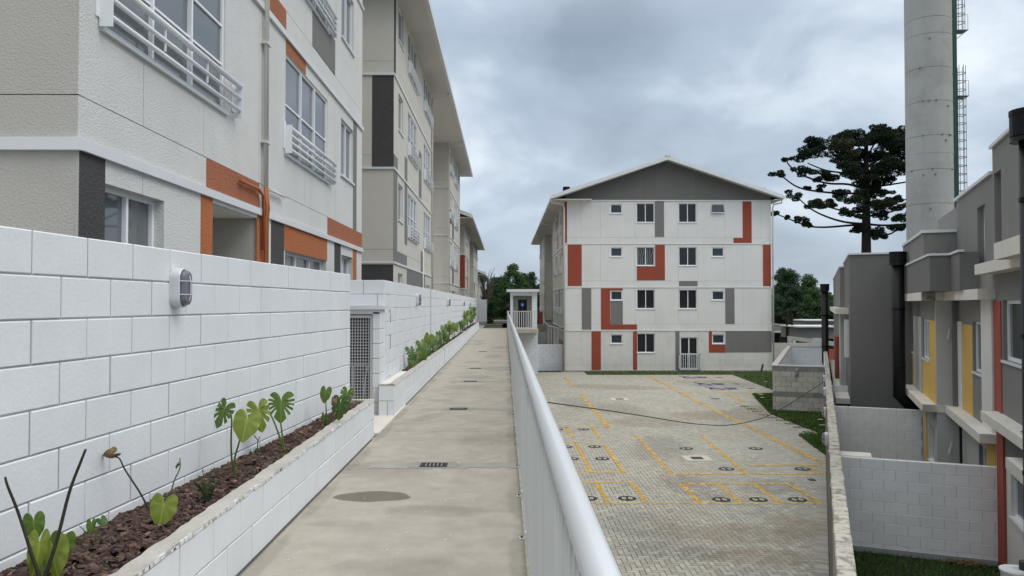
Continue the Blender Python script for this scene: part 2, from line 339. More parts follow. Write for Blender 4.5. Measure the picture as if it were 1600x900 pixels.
# ------------------------------------------------------------------ walls, windows, rails as reusable pieces
def panel(parent, F, u0, u1, v0, v1, m, holes=(), d=0.0, th=.06, gap=.004, name='wall_panel'):
    u0 += gap; u1 -= gap; v0 += gap; v1 -= gap
    hs = [(max(a, u0), min(b, u1), max(c, v0), min(e, v1)) for a, b, c, e in holes if a < u1 and b > u0 and c < v1 and e > v0]
    mb = MB(F)
    if not hs: mb.box(u0, u1, d - th, d, v0, v1)
    else:
        us = sorted({u0, u1, *[h[0] for h in hs], *[h[1] for h in hs]}); vs = sorted({v0, v1, *[h[2] for h in hs], *[h[3] for h in hs]})
        for i in range(len(us) - 1):
            j = 0
            while j < len(vs) - 1:
                def solid(jj): 
                    cu, cv = (us[i] + us[i + 1]) / 2, (vs[jj] + vs[jj + 1]) / 2
                    return not any(a < cu < b and c < cv < e for a, b, c, e in hs)
                if not solid(j): j += 1; continue
                k = j
                while k + 1 < len(vs) - 1 and solid(k + 1): k += 1
                mb.quad((us[i], d, vs[j]), (us[i + 1], d, vs[j]), (us[i + 1], d, vs[k + 1]), (us[i], d, vs[k + 1]))
                j = k + 1
        inh = lambda cu, cv: any(a < cu < b and c < cv < e for a, b, c, e in hs)
        for i in range(len(us) - 1):
            a, b = us[i], us[i + 1]
            for v, vi in ((v0, v0 + 1e-4), (v1, v1 - 1e-4)):
                if not inh((a + b) / 2, vi): mb.quad((a, d, v), (b, d, v), (b, d - th, v), (a, d - th, v))
        for j in range(len(vs) - 1):
            c, e = vs[j], vs[j + 1]
            for u, ui in ((u0, u0 + 1e-4), (u1, u1 - 1e-4)):
                if not inh(ui, (c + e) / 2): mb.quad((u, d, c), (u, d, e), (u, d - th, e), (u, d - th, c))
    return mb.build(name, m, parent)
def paintp(parent, F, u0, u1, v0, v1, m, d=.006, name='colour_panel', label=None):
    o = MB(F).box(u0, u1, -.02, d, v0, v1).build(name, m, parent)
    if label: o['label'] = label
    return o
def window(parent, F, u0, u1, v0, v1, cols=2, rows=(), dep=.10, fw=.045, gm=None, wm=None, sill=True, name='window', rev=None, proud=0):
    gm = gm or M['glass']; wm = wm or M['frame']; rev = rev or M['panel']
    root = MB(F)
    dd = -dep + proud
    def bar(a, b, c, e, t=.0): root.box(a, b, dd - .03, dd + .025 + t, c, e)
    bar(u0, u1, v0, v0 + fw); bar(u0, u1, v1 - fw, v1); bar(u0, u0 + fw, v0 + fw, v1 - fw); bar(u1 - fw, u1, v0 + fw, v1 - fw)
    cu = [u0 + fw + (u1 - u0 - 2 * fw) * i / cols for i in range(cols + 1)]
    for c in cu[1:-1]: bar(c - fw * .5, c + fw * .5, v0 + fw, v1 - fw, .012)
    rv = [v0 + fw] + [v0 + (v1 - v0) * r for r in rows] + [v1 - fw]
    for r in rv[1:-1]:
        for i in range(cols): root.box(cu[i] + (fw * .5 if i else 0), cu[i + 1] - (fw * .5 if i < cols - 1 else 0), dd - .02, dd + .02, r - fw * .35, r + fw * .35)
    w = root.build(name, wm, parent)
    for i in range(cols):
        for j in range(len(rv) - 1):
            off = -.008 * (i % 2)
            MB(F).quad((cu[i], dd + off, rv[j]), (cu[i + 1], dd + off, rv[j]), (cu[i + 1], dd + off, rv[j + 1]), (cu[i], dd + off, rv[j + 1])).build('pane', gm, w)
    if dep > .02:
        r = MB(F); a, b, c, e = u0, u1, v0, v1
        r.quad((a, 0, c), (a, 0, e), (a, dd - .03, e), (a, dd - .03, c)); r.quad((b, 0, c), (b, 0, e), (b, dd - .03, e), (b, dd - .03, c))
        r.quad((a, 0, e), (b, 0, e), (b, dd - .03, e), (a, dd - .03, e)); r.quad((a, 0, c), (b, 0, c), (b, dd - .03, c), (a, dd - .03, c))
        r.build('reveal', rev, w)
    if sill: MB(F).box(u0 - .04, u1 + .04, dd + .026, .035, v0 - .045, v0 - .002).build('sill', M['trim'], w)
    return w
def guard(parent, F, u0, u1, v0, v1, near=False, tubes=4):
    """balcony guard in front of a tall window: side plates, thick top tube, thinner tubes below"""
    n = 12 if near else 6; out = .085
    w = MB(F); w.tube([(u0, out, v1), (u1, out, v1)], .032, n)
    g = w.build('guard_rail', M['guard'], parent, smooth=False)
    if near: 
        for p_ in g.data.polygons: p_.use_smooth = True
    for i in range(1, tubes):
        v = v1 - (v1 - v0) * i / (tubes - .45)
        t = MB(F).tube([(u0, out, v), (u1, out, v)], .021, n).build('rail_tube', M['guard'], g)
        if near:
            for p_ in t.data.polygons: p_.use_smooth = True
    for u in (u0, u1):
        MB(F).box(u - .006, u + .006, .012, out + .03, v0 - .01, v1 + .04).build('end_plate', M['guard'], g)
        if near: MB(F).box(u - .05, u + .05, .002, .012, v0 + .06, v1 + .10).build('fixing_plate', M['guard'], g)
    for k in (1, 2):
        u = u0 + (u1 - u0) * k / 3.0
        MB(F).box(u - .008, u + .008, out - .008, out + .008, v0 + .12, v1 - .02).build('strut', M['guard'], g)
    return g

def block_wall(root, F, L_, z_top, ncourse, u0=0.0, thick=.14, bw=.4, bh=.2, phase=0.0, m=None, joint=.009, limit=300, mm=None, name='block', rough=.0, keep=None, depth_var=.002, mb_mat=None, z_bot=None):
    """blocks with recessed joints; the nearest `limit` are objects that share mesh data, the rest one joined part"""
    m = m or M['paint_block']; mm = mm or M['mortar_shade']
    zb = z_top - ncourse * bh if z_bot is None else z_bot
    bk = MB(F).box(u0 + .004, u0 + L_ - .004, -thick + .01, -.0065, zb, z_top - .004).build('mortar', mm, root)
    items = []
    for r in range(ncourse):
        z1 = z_top - r * bh; z0 = z1 - bh
        off = phase + (bw / 2 if r % 2 else 0); k = math.floor((u0 - off) / bw)
        while off + k * bw < u0 + L_ - 1e-6:
            a = max(off + k * bw, u0); b = min(off + (k + 1) * bw, u0 + L_); k += 1
            if b - a > .03: items.append((a, b, z0, z1, r))
    items.sort(key=lambda t: (F((t[0] + t[1]) / 2, 0, 1) - CAM).length)
    cache = {}; rest = MB(F)
    j = joint / 2
    for i, (a, b, z0, z1, r) in enumerate(items):
        mtl = m[0] if isinstance(m, (list, tuple)) else m
        if isinstance(m, (list, tuple)) and keep and keep(r): mtl = m[1]
        if i < limit:
            key = (round(b - a, 3), mtl.name, i % 3)
            if key not in cache:
                w = (b - a) / 2 - j; h = bh / 2 - j * .62; hd = .005
                jj = [random.uniform(-.0022, .0022) for _ in range(8)]
                G = Frame((0, 0, 0), F.U, F.N); t = MB(G)
                # body, slightly uneven arris, chamfered face
                t.add([(-w, -.03, -h), (w, -.03, -h), (w, -.03, h), (-w, -.03, h),
                       (-w + jj[0], -hd, -h + jj[1]), (w + jj[2], -hd, -h + jj[3]), (w + jj[4], -hd, h + jj[5]), (-w + jj[6], -hd, h + jj[7]),
                       (-w + .004, 0, -h + .004), (w - .004, 0, -h + .004), (w - .004, 0, h - .006), (-w + .004, 0, h - .006)],
                      [(0, 1, 5, 4), (1, 2, 6, 5), (2, 3, 7, 6), (3, 0, 4, 7), (4, 5, 9, 8), (5, 6, 10, 9), (6, 7, 11, 10), (7, 4, 8, 11), (8, 9, 10, 11)])
                me = bpy.data.meshes.new(name); me.from_pydata(t.V, [], t.F); me.materials.append(mtl); me.update(); cache[key] = me
            o = bpy.data.objects.new(name, cache[key]); COL.objects.link(o); o.parent = root
            dvr = random.uniform(-depth_var, depth_var)
            o.location = F((a + b) / 2, dvr, (z0 + z1) / 2) - WL[root.name]
        else: rest.box(a + j * 1.5, b - j * 1.5, -.03, random.uniform(-.001, .001), z0 + j * 1.5, z1 - j * 1.5)
    if rest.V: tag(rest.build('far_blocks', m[0] if isinstance(m, (list, tuple)) else m, root), kind='stuff')

def bulkhead(loc, N_, label, group='oval wall lamps', s=1.0, near=False):
    """oval bulkhead lamp: housing, lens, guard"""
    N_ = Vector(N_).normalized(); U_ = Vector((0, 0, 1)).cross(N_).normalized(); F = Frame(loc, U_, N_)
    F.O = Vector(loc); t = thing('wall_lamp', loc, label, 'lamp', group)
    w, h, k = .058 * s, .118 * s, (14 if near else 6)
    def outline(sc): 
        pts = []
        for i in range(k + 1): a = math.pi * i / k; pts.append((w * sc * math.cos(a), (h - w) + w * sc * math.sin(a)))
        for i in range(k + 1): a = math.pi + math.pi * i / k; pts.append((w * sc * math.cos(a), -(h - w) + w * sc * math.sin(a)))
        return pts
    def loft(layers):
        mb = MB(F); b = 0; n = len(outline(1))
        vs = []; fs = []
        for sc, d in layers: vs += [(u, d, v) for u, v in outline(sc)]
        for i in range(len(layers) - 1):
            for j in range(n): j2 = (j + 1) % n; fs.append((i * n + j, i * n + j2, (i + 1) * n + j2, (i + 1) * n + j))
        fs.append(tuple((len(layers) - 1) * n + j for j in range(n)))
        return mb.add(vs, fs)
    h_ = loft([(1.04, 0), (1.04, .03 * s), (1.0, .058 * s), (.93, .064 * s), (.84, .060 * s), (.80, .05 * s)]).build('housing', M['rail'], t)
    l_ = loft([(.80, .05 * s), (.80, .075 * s), (.72, .09 * s), (.5, .097 * s)]).build('lens', M['lens'], t, smooth=False)
    g = MB(F); f = .104 * s
    g.tube([(0, .06 * s, h * .84), (0, f * .9, h * .68), (0, f, h * .3), (0, f, -h * .3), (0, f * .9, -h * .68), (0, .06 * s, -h * .84)], .004 * s, 6)
    for v in (-.34, .34): g.tube([(-w * .93, .06 * s, h * v), (-w * .8, .088 * s, h * v), (0, f, h * v), (w * .8, .088 * s, h * v), (w * .93, .06 * s, h * v)], .0035 * s, 6)
    g.build('lamp_guard', M['rail'], t)
    return t

# ================================================================== GROUND, TERRACE
g = MB().quad((-2500, -600, -7.5), (2500, -600, -7.5), (2500, 5000, -7.5), (-2500, 5000, -7.5)).build('ground', M['ground']); tag(g, kind='structure')
g = MB().box(-40, 60, 52, 54, -7.4, -3.4).box(-40, 70, -4, 90, -7.4, -3.36).build('terrain', M['ground']); tag(g, kind='structure')
g = MB().box(-34, -1.42, -4, 57.5, -3.3, -.03).box(-1.42, .06, -4, 47.4, -3.3, -.18).build('terrace', M['slab']); tag(g, kind='structure')
g = MB().box(-34, -3.9, 57.5, 92, -7.4, -2.75).build('lower_terrace', M['slab']); tag(g, kind='structure')
# walkway: concrete bays with joints and cement strips at the drains
WX0, WX1 = -1.46, .125
walk = MB().box(WX0 - .02, WX1 - .005, -3, 47.38, -.17, -.02).build('walkway', M['joint']); tag(walk, kind='structure')
joints = [-3, 2.4, 7.18, 11.0, 14.9, 18.8, 24.2, 30.2, 36.2, 42.0, 47.4]
for a, b in zip(joints[:-1], joints[1:]): MB().box(WX0, WX1, a + .004, b - .004, -.02, 0).build('bay', M['concrete'], walk)
def blob_sheet(cx, cy, rx, ry, z, n, jit, seed):
    r_ = random.Random(seed); ph = [r_.uniform(0, 6.28) for _ in range(5)]
    return [(cx + rx * (1 + jit * sum(math.sin((k + 2) * t + ph[k]) / (k + 1.3) for k in range(5))) * math.cos(t),
             cy + ry * (1 + jit * sum(math.sin((k + 2) * t + ph[k]) / (k + 1.3) for k in range(5))) * math.sin(t), z) for t in [2 * math.pi * i / n for i in range(n)]]
def strip_poly(y, w, x0, x1, seed):
    r_ = random.Random(seed); n = 22; lo = []; hi = []
    for i in range(n + 1):
        x = x0 + (x1 - x0) * i / n; lo.append((x, y - w * r_.uniform(.30, .62), .0)); hi.append((x, y + w * r_.uniform(.30, .62), .0))
    return lo, hi
for i, y in enumerate((7.18, 11.0, 14.9, 17.9, 24.2)):
    lo, hi = strip_poly(y, .26 + .02 * (i % 2), -1.25 + .1 * i, WX1 - .01, i)
    mb = MB(); vs = [(x, yy, .0025) for x, yy, _ in lo] + [(x, yy, .0025) for x, yy, _ in hi]; n = len(lo)
    mb.add(vs, [(k, k + 1, n + k + 1, n + k) for k in range(n - 1)]); mb.build('cement_strip', M['patch'], walk)
pc = onZ(582, 777, 0)
def soft_mat(name, col, amt, sc=8):
    m = mat(name, col, .8, var=.2, vscale=6); nt = m.node_tree; N = nt.nodes; L = nt.links; b = N['Principled BSDF']
    tr = N.new('ShaderNodeBsdfTransparent'); mx = N.new('ShaderNodeMixShader'); at = N.new('ShaderNodeAttribute'); at.attribute_name = 'soft'
    g = N.new('ShaderNodeNewGeometry'); n = N.new('ShaderNodeTexNoise'); n.inputs['Scale'].default_value = sc; n.inputs['Detail'].default_value = 7; n.inputs['Roughness'].default_value = .65; L.new(g.outputs['Position'], n.inputs[0])
    ad = N.new('ShaderNodeMath'); ad.operation = 'ADD'; L.new(at.outputs['Fac'], ad.inputs[0]); L.new(n.outputs['Fac'], ad.inputs[1])
    r = N.new('ShaderNodeMapRange'); r.inputs[1].default_value = .62; r.inputs[2].default_value = 1.1; r.inputs[4].default_value = amt; L.new(ad.outputs[0], r.inputs[0])
    L.new(r.outputs[0], mx.inputs[0]); L.new(tr.outputs[0], mx.inputs[1]); L.new(b.outputs[0], mx.inputs[2]); L.new(mx.outputs[0], N['Material Output'].inputs[0]); return m
M['stain'] = soft_mat('dark_grime', (.17, .15, .125), .12); M['stainpale'] = soft_mat('pale_cement_dust', (.50, .475, .43), .35, 11); M['dampsoft'] = soft_mat('damp_soft', (.16, .14, .115), .55, 14); M['sandy'] = soft_mat('sandy_silt', (.36, .29, .21), .26, 2.2); M['tyre'] = soft_mat('tyre_dust', (.13, .125, .115), .13, 3)
def stain(cx, cy, rx, ry, m, root, z=0.0, rot=0, seed=0, name='stain', hard=.75):
    out = blob_sheet(0, 0, 1, 1, 0, 40, .09, seed); V = [(cx, cy, z)]; A = [1.0]
    for f, a in ((hard, 1.0), (1.0, 0.0)):
        for x, y, _ in out: V.append((cx + (x * rx * math.cos(rot) - y * ry * math.sin(rot)) * f, cy + (x * rx * math.sin(rot) + y * ry * math.cos(rot)) * f, z)); A.append(a)
    n = 40; F_ = [(0, 1 + k, 1 + (k + 1) % n) for k in range(n)] + [(1 + k, 1 + n + k, 1 + n + (k + 1) % n, 1 + (k + 1) % n) for k in range(n)]
    o = mesh_obj(name, V, F_, m, root.name); t_ = o.data.attributes.new('soft', 'FLOAT', 'POINT'); t_.data.foreach_set('value', A); return o
rs_ = random.Random(11)
stain(pc.x, pc.y + .02, .29, .18, M['dampsoft'], walk, .0030, 0, 3, 'damp_stain', .86)
for i in range(16):
    y = 3.6 + 30 * (i / 16) ** 1.3; stain(rs_.uniform(-1.2, -.05), y, rs_.uniform(.2, .6), rs_.uniform(.12, .5) * (1 + y * .05), M['stain'], walk, .0012 + .00005 * i, rs_.uniform(-.4, .4), i, 'stain', .3)
for i in range(9): stain(rs_.uniform(-1.2, -.1), 3.4 + i * 1.9, rs_.uniform(.1, .3), rs_.uniform(.08, .3), M['stainpale'], walk, .0021 + .00004 * i, 0, i + 50, 'stain', .3)
for i, y in enumerate((7.18, 11, 14.9, 17.9)): stain(-.66, y, .30, .22, M['stain'], walk, .0026, 0, i + 90, 'stain', .5)
for i in range(20): stain(WX0 + .05, 3.0 + i * 1.5, .07, .75, M['stain'], walk, .0023, 0, i + 120, 'stain', .3)
for i in range(20): stain(WX1 - .04, 3.0 + i * 1.5, .08, .75, M['stain'], walk, .00235, 0, i + 160, 'stain', .3)
sp = MB()
for i in range(420):
    y = 3.2 + 22 * random.random() ** 2.2; x = random.uniform(WX0 + .05, WX1 - .05); r = random.choice((.003, .004, .005, .007, .010)) * random.uniform(.6, 1.1)
    sp.quad(*[(a, b, .004) for a, b, _ in blob_sheet(x, y, r, r * random.uniform(.5, 1.3), 0, 7, .2, i)])
tag(sp.build('paint_specks', M['speck'], walk), kind='stuff')
cr = MB()
for y, x0, x1, s_ in ((9.1, -1.3, .1, 1), (13.2, -1.4, .1, 2), (16.3, -1.0, .1, 3), (21.6, -1.4, .1, 4), (27.5, -1.4, .1, 5)):
    r_ = random.Random(s_); n = 30; ys = y
    for i in range(n):
        xa = x0 + (x1 - x0) * i / n; xb = x0 + (x1 - x0) * (i + 1) / n; y2 = ys + r_.uniform(-.04, .04); w = .004
        cr.quad((xa, ys - w, .002), (xb, y2 - w, .002), (xb, y2 + w, .002), (xa, ys + w, .002)); ys = y2
tag(cr.build('hairline_cracks', M['joint'], walk), kind='stuff')
# drains
for i, (y, x, lb) in enumerate(((7.18, -.66, 'iron slot drain in the walkway nearest the damp stain'), (11.0, -.66, 'second slot drain along the walkway, past the metal gate'),
                                (14.9, -.67, 'third slot drain along the walkway, small dark grate in grey concrete'), (17.9, -.68, 'slot drain in the walkway just before the thin cross joint'),
                                (24.2, -.69, 'small far slot drain beyond the thin cross joint of the walkway'))):
    t = thing('floor_drain', (x, y, 0), lb, 'drain', 'slot drains along the walkway')
    MB().box(x - .125, x + .125, y - .085, y + .085, .0028, .0045).build('pit', M['dark'], t)
    f = MB().box(x - .125, x + .125, y - .085, y - .06, .0048, .008).box(x - .125, x + .125, y + .06, y + .085, .0048, .008)
    f.box(x - .125, x - .10, y - .06, y + .06, .0048, .008).box(x + .10, x + .125, y - .06, y + .06, .0048, .008); f.build('grate_frame', M['rust'], t)
    for k in range(5): MB().box(x - .0785 + k * .036, x - .0665 + k * .036, y - .06, y + .06, .005, .0075).build('grate_bar', M['steel'], t)
# ================================================================== RAILING
RX = .155
t = thing('railing', (RX, 20, 0), 'long white tubular railing running along the right edge of the concrete walkway', 'railing')
hr = MB().tube([(RX, y, 1.07) for y in np.linspace(-.6, 46, 24)], .028, 20).build('handrail', M['rail'], t, smooth=True)
MB().box(RX - .018, RX + .018, -.6, 46, 1.012, 1.034).build('top_bar', M['baluster'], t)
MB().box(RX - .018, RX + .018, -.6, 46, .02, .045).build('bottom_bar', M['baluster'], t)
bm_ = MB().box(-.019, .019, -.0065, .0065, .045, 1.012); me = bpy.data.meshes.new('baluster'); me.from_pydata(bm_.V, [], bm_.F); me.materials.append(M['baluster'])
y = 1.0; n = 0; rest = MB()
while y < 45.9:
    if n < 300:
        o = bpy.data.objects.new('baluster', me); COL.objects.link(o); o.parent = t; o.location = Vector((RX, y, 0)) - WL[t.name]
    else: rest.box(RX - .019, RX + .019, y - .0065, y + .0065, .045, 1.012)
    n += 1; y += .105
tag(rest.build('far_balusters', M['baluster'], t), kind='stuff')
for i in range(36):
    y = 1.7 + 1.08 * i
    b = MB().box(.093, .135, y - .02, y + .02, .001, .007).box(.131, .137, y - .02, y + .02, .007, .045).build('bracket', M['trim'], t)
    MB().cyl(.108, y, .007, .016, .008, 8).build('bolt', M['rust'], b)
for y in (1.35, 4.4, 7.5): # bolted joints in the rail posts
    MB().box(RX - .03, RX + .012, y - .045, y + .045, .93, 1.01).build('splice_plate', M['baluster'], t)

# ================================================================== NEAR BLOCK WALL (turned a few degrees) AND ITS PLANTER
P1 = Vector((-1.712, 8.53, 0)); P0 = Vector((-2.10, 3.22, 0)); dW = (P1 - P0).normalized(); nW = Vector((dW.y, -dW.x, 0))
Ls = 10.2; O1 = P1 - dW * Ls; FW1 = Frame(O1, dW, nW)
def u_at(F, px, py=500):                          # position along a wall frame under a pixel
    d = ray(px, py); t_ = (F.O - CAM).dot(F.N) / d.dot(F.N); return (CAM + d * t_ - F.O).dot(F.U)
u51 = u_at(FW1, 51.5, 380)
t = thing('block_wall', P1 - dW * 3, 'near white painted block wall behind the first bark bed, with one oval lamp', 'wall', 'white block walls along the walkway')
block_wall(t, FW1, Ls, 1.83, 8, phase=u51 % .4, limit=240, thick=.15, joint=.012)
MB(FW1).box(0, Ls, -.14, .004, -.05, .235).build('wall_footing', M['mortar_shade'], t)
# planter: inner edge follows the wall, outer edge is parallel to the walkway
PLX = -1.475
def planter(name, y0, y1, label, xin0, xin1, chips, cap=True, endcap=True, ztop=.425, x=PLX, limit=90):
    t = thing(name, (x, (y0 + y1) / 2, 0), label, 'planter', 'raised block planters')
    F = Frame((x, y0, 0), (0, 1, 0), (1, 0, 0)); block_wall(t, F, y1 - y0, ztop - .02, 2, thick=.085, phase=.13, limit=limit, z_bot=.0)
    if endcap: FE = Frame((xin0, y0, 0), (1, 0, 0), (0, -1, 0)); block_wall(t, FE, x - xin0, ztop - .02, 2, thick=.085, bw=.24, limit=20, z_bot=0)
    # uneven mortar cap along the top
    mb = MB(); n = int((y1 - y0) / .07); xo = []; 
    for i in range(n + 1):
        yy = y0 + (y1 - y0) * i / n; ro = random.uniform(-.006, .006); ri = random.uniform(-.006, .006); dz = random.uniform(-.004, .005)
        mb.V += [(x - .088 + ri, yy, ztop - .05), (x - .088 + ri, yy, ztop + dz), (x - .006 + ro, yy, ztop + dz + .002), (x + .001 + abs(ro) * .5, yy, ztop - .006 + dz), (x + .001, yy, ztop - .024 + random.uniform(-.008, .004))]
    for i in range(n):
        for k in range(4): mb.F.append((i * 5 + k, i * 5 + k + 1, (i + 1) * 5 + k + 1, (i + 1) * 5 + k))
    mb.build('mortar_cap', M['cap_mortar'], t)
    r = MB()
    for i in range(int((y1 - y0) / .05)):          # dribbles of white paint along the arris
        yy = y0 + i * .05 + random.random() * .03; l = random.uniform(.012, .06)
        r.box(x - .003 - random.random() * .010, x + .0035, yy, yy + l, ztop - .022, ztop + random.uniform(-.014, .0015))
    tag(r.build('paint_ridge', M['paint_block'], t), kind='stuff')
    return t
pl1 = planter('planter', .6, 8.72, 'near low white block planter with brown bark chips and young monsteras', -1.7, -1.7, 0, endcap=False, limit=70)
FE = Frame((-1.70, 8.72, 0), (1, 0, 0), (0, 1, 0)); block_wall(pl1, FE, .225, .405, 2, thick=.1, bw=.24, limit=20, z_bot=0)
MB().box(-1.72, -1.48, 8.60, 8.715, .36, .428).build('mortar_cap', M['cap_mortar'], pl1)
def wall_x(y): return O1.x + (y - O1.y) * dW.x / dW.y
def bed(name, y0, y1, xa, xb, z, nchips, size, label=None, parent=None):
    """soil sheet and a heap of real bark chips"""
    n = 40; mb = MB(); vs = []
    for i in range(n + 1):
        yy = y0 + (y1 - y0) * i / n
        for k in range(5):
            f = k / 4; vs.append((xa(yy) * (1 - f) + xb * f, yy, z - .03 + .03 * math.sin(f * 3.14) + random.uniform(-.006, .006)))
    mb.add(vs, [(i * 5 + k, i * 5 + k + 1, (i + 1) * 5 + k + 1, (i + 1) * 5 + k) for i in range(n) for k in range(4)])
    s = mb.build('soil', M['soil'], parent)
    V = []; Fc = []; mi = []
    yy = y0 + (y1 - y0) * rng.random(nchips * 3)
    keepw = np.clip(2.2 / np.maximum(yy - 1.5, .6), .18, 1) if y0 < 5 else np.ones_like(yy)
    yy = yy[rng.random(len(yy)) < keepw][:nchips] if True else yy
    for i, y_ in enumerate(yy):
        f = rng.random(); a = xa(y_); x_ = a * (1 - f) + xb * f; big = 1 + max(0, (y_ - 4)) * .12 if y0 < 5 else 1
        l = size * (.55 + rng.random() ** 2 * 1.5) * big; w = l * (.35 + .35 * rng.random()); th = l * (.12 + .14 * rng.random())
        e = Matrix.Rotation(rng.random() * 6.28, 3, 'Z') @ Matrix.Rotation((rng.random() - .5) * 1.3, 3, 'X') @ Matrix.Rotation((rng.random() - .5) * .9, 3, 'Y')
        c = Vector((x_, y_, z - .012 + .03 * math.sin(f * 3.14) + rng.random() * .022))
        b = len(V); j = rng.random(8) * .35 + .75
        for k, (sx, sy, sz) in enumerate(((-1, -.5, -1), (0, -1, -1), (1, -.3, -1), (.6, .9, -1), (-.7, .8, -1), (-.8, -.4, 1), (.1, -.8, 1), (.85, -.2, 1), (.5, .7, 1), (-.5, .65, 1))):
            q = j[k % 8]; V.append(tuple(c + e @ Vector((sx * l * .5 * q, sy * w * .5 * q, sz * th * .5))))
        for k in range(5): k2 = (k + 1) % 5; Fc.append((b + k, b + k2, b + 5 + k2, b + 5 + k))
        Fc.append((b + 5, b + 6, b + 7, b + 8, b + 9)); m_ = rng.choice(3, p=(.66, .29, .05)); mi += [int(m_)] * 6
    o = mesh_obj('bark_chips', V, Fc, [M['chipA'], M['chipB'], M['chipC']], parent.name); o.data.polygons.foreach_set('material_index', mi); tag(o, kind='stuff')
bed('bark', 1.2, 8.6, wall_x, PLX - .085, .375, 9500, .034, parent=pl1)
bulkhead(FW1(u_at(FW1, 272, 450), .0, onX(272, 450, wall_x(4.6)).z + .0), nW, 'largest oval wall lamp, on the near white block wall above the monsteras', near=True)

# ---- passage gate in the return between the two walls
GY = 10.46
t = thing('gate_portal', (-2.1, GY, 0), 'painted block return wall with a capped pier framing the barred gate', 'wall')
F = Frame((-3.2, 10.86, 0), (1, 0, 0), (0, -1, 0)); block_wall(t, F, 1.498, 1.84, 2, limit=30, thick=.15, z_bot=1.42)
MB().box(-3.2, -1.655, GY - .05, 10.86, 1.425, 1.475).build('ledge', M['trim'], t)
MB().bbox(-3.2, -1.70, GY, GY + .38, 1.36, 1.425, b=.006).build('lintel', M['paint_block'], t)
for i in range(7): MB().bbox(-1.80, -1.692, GY, GY + .385, i * .2 - .04, i * .2 + .155 + (.04 if i == 6 else 0), b=.007).build('block', M['paint_block'], t)
MB().box(-3.2, -1.70, 11.4, 11.45, 0, 1.36).build('back_wall', M['dgrey'], t); MB().box(-3.2, -1.70, 10.86, 11.45, 1.37, 1.42).build('cover', M['slab'], t)  # back wall coloured dark to stand for the shaded interior
MB().box(-3.2, -1.46, 8.9, 11.4, -.02, .012).build('threshold', M['slab_pale'], t)
MB().box(-3.0, -1.85, 11.0, 11.3, .62, .64).build('shelf', M['slab'], t)
MB().tube([(-2.05, 11.1, .02), (-2.0, 11.1, .5), (-1.96, 11.1, .66)], .012, 6).tube([(-2.2, 11.15, .02), (-2.2, 11.15, .6)], .02, 6).build('pipe', M['pipe_grey'], t)
MB().box(-2.5, -2.3, 11.1, 11.3, .64, 1.15).build('meter_box', M['yellow'], t)
t = thing('metal_gate', (-2.2, GY + .06, .1), 'white metal mesh gate with square openings between the two block walls', 'gate')
gy = GY + .06
MB().box(-3.0, -1.815, gy - .012, gy + .012, 1.31, 1.345).box(-1.84, -1.808, gy - .012, gy + .012, .16, 1.31).box(-3.0, -1.84, gy - .012, gy + .012, .14, .165).build('gate_frame', M['trim'], t)
for k in range(30): x = -1.86 - k * .037; MB().box(x - .0032, x + .0032, gy - .006, gy + .006, .165, 1.31).build('bar', M['trim'], t)
for k in range(27): z = .20 + k * .041; MB().box(-3.0, -1.84, gy - .011, gy - .0065, z - .0032, z + .0032).build('cross_bar', M['trim'], t)

# ================================================================== FAR BLOCK WALLS AND PLANTERS
t = thing('block_wall', (-1.7, 20, 0), 'long white block wall beyond the metal gate, with two oval lamps', 'wall', 'white block walls along the walkway')
F2 = Frame((-1.70, 10.86, 0), (0, 1, 0), (1, 0, 0)); block_wall(t, F2, 19.2, 1.84, 8, limit=290, thick=.15, z_bot=0)
MB().box(-1.702, -1.692, 17.58, 17.62, .3, 1.84).build('expansion_joint', M['wallgrey'], t)
t = thing('block_wall', (-1.84, 44, 0), 'farthest white block wall along the walkway, stepping back from the longer one', 'wall', 'white block walls along the walkway')
F3 = Frame((-1.84, 30.1, 0), (0, 1, 0), (1, 0, 0)); block_wall(t, F3, 25, 1.86, 8, limit=120, thick=.15, z_bot=0)
F4 = Frame((-1.84, 55.1, 0), (1, 0, 0), (0, -1, 0)); block_wall(t, F4, .55, 1.82, 8, limit=24, thick=.15, z_bot=0)
MB().box(-1.843, -1.832, 44.5, 44.56, .1, 1.86).build('expansion_joint', M['wallgrey'], t)
bulkhead(onX(650, 468.5, -1.70), (1, 0, 0), 'oval lamp on the long block wall, nearer of its two')
bulkhead(onX(698.5, 472.5, -1.70), (1, 0, 0), 'oval lamp on the long block wall, farther of its two')
bulkhead(onX(722.8, 474.5, -1.84), (1, 0, 0), 'oval lamp at the start of the farthest block wall')
bulkhead(onX(733, 475, -1.84), (1, 0, 0), 'small distant oval lamp midway along the farthest block wall')
pl2 = planter('planter', 10.3, 30.3, 'long white block planter full of monsteras beyond the metal gate', -1.69, -1.69, 0, limit=120)
MB().box(-1.69, PLX - .002, 10.302, 10.40, .40, .424).build('mortar_cap', M['cap_mortar'], pl2); MB().box(-1.69, PLX - .08, 10.40, 12.4, .36, .418).build('cover_slab', M['slab_pale'], pl2)
MB().box(PLX - .09, PLX + .004, 18.8, 18.84, 0, .43).build('expansion_joint', M['wallgrey'], pl2)
bed('bark', 12.4, 29.8, lambda y: -1.69, PLX - .085, .38, 1600, .06, parent=pl2)
pl3 = planter('planter', 30.9, 44.5, 'farthest white block planter with dense monsteras at the end of the walkway', -1.83, -1.83, 0, x=-1.50, limit=60)
bed('bark', 31, 44.3, lambda y: -1.82, -1.59, .38, 500, .08, parent=pl3)

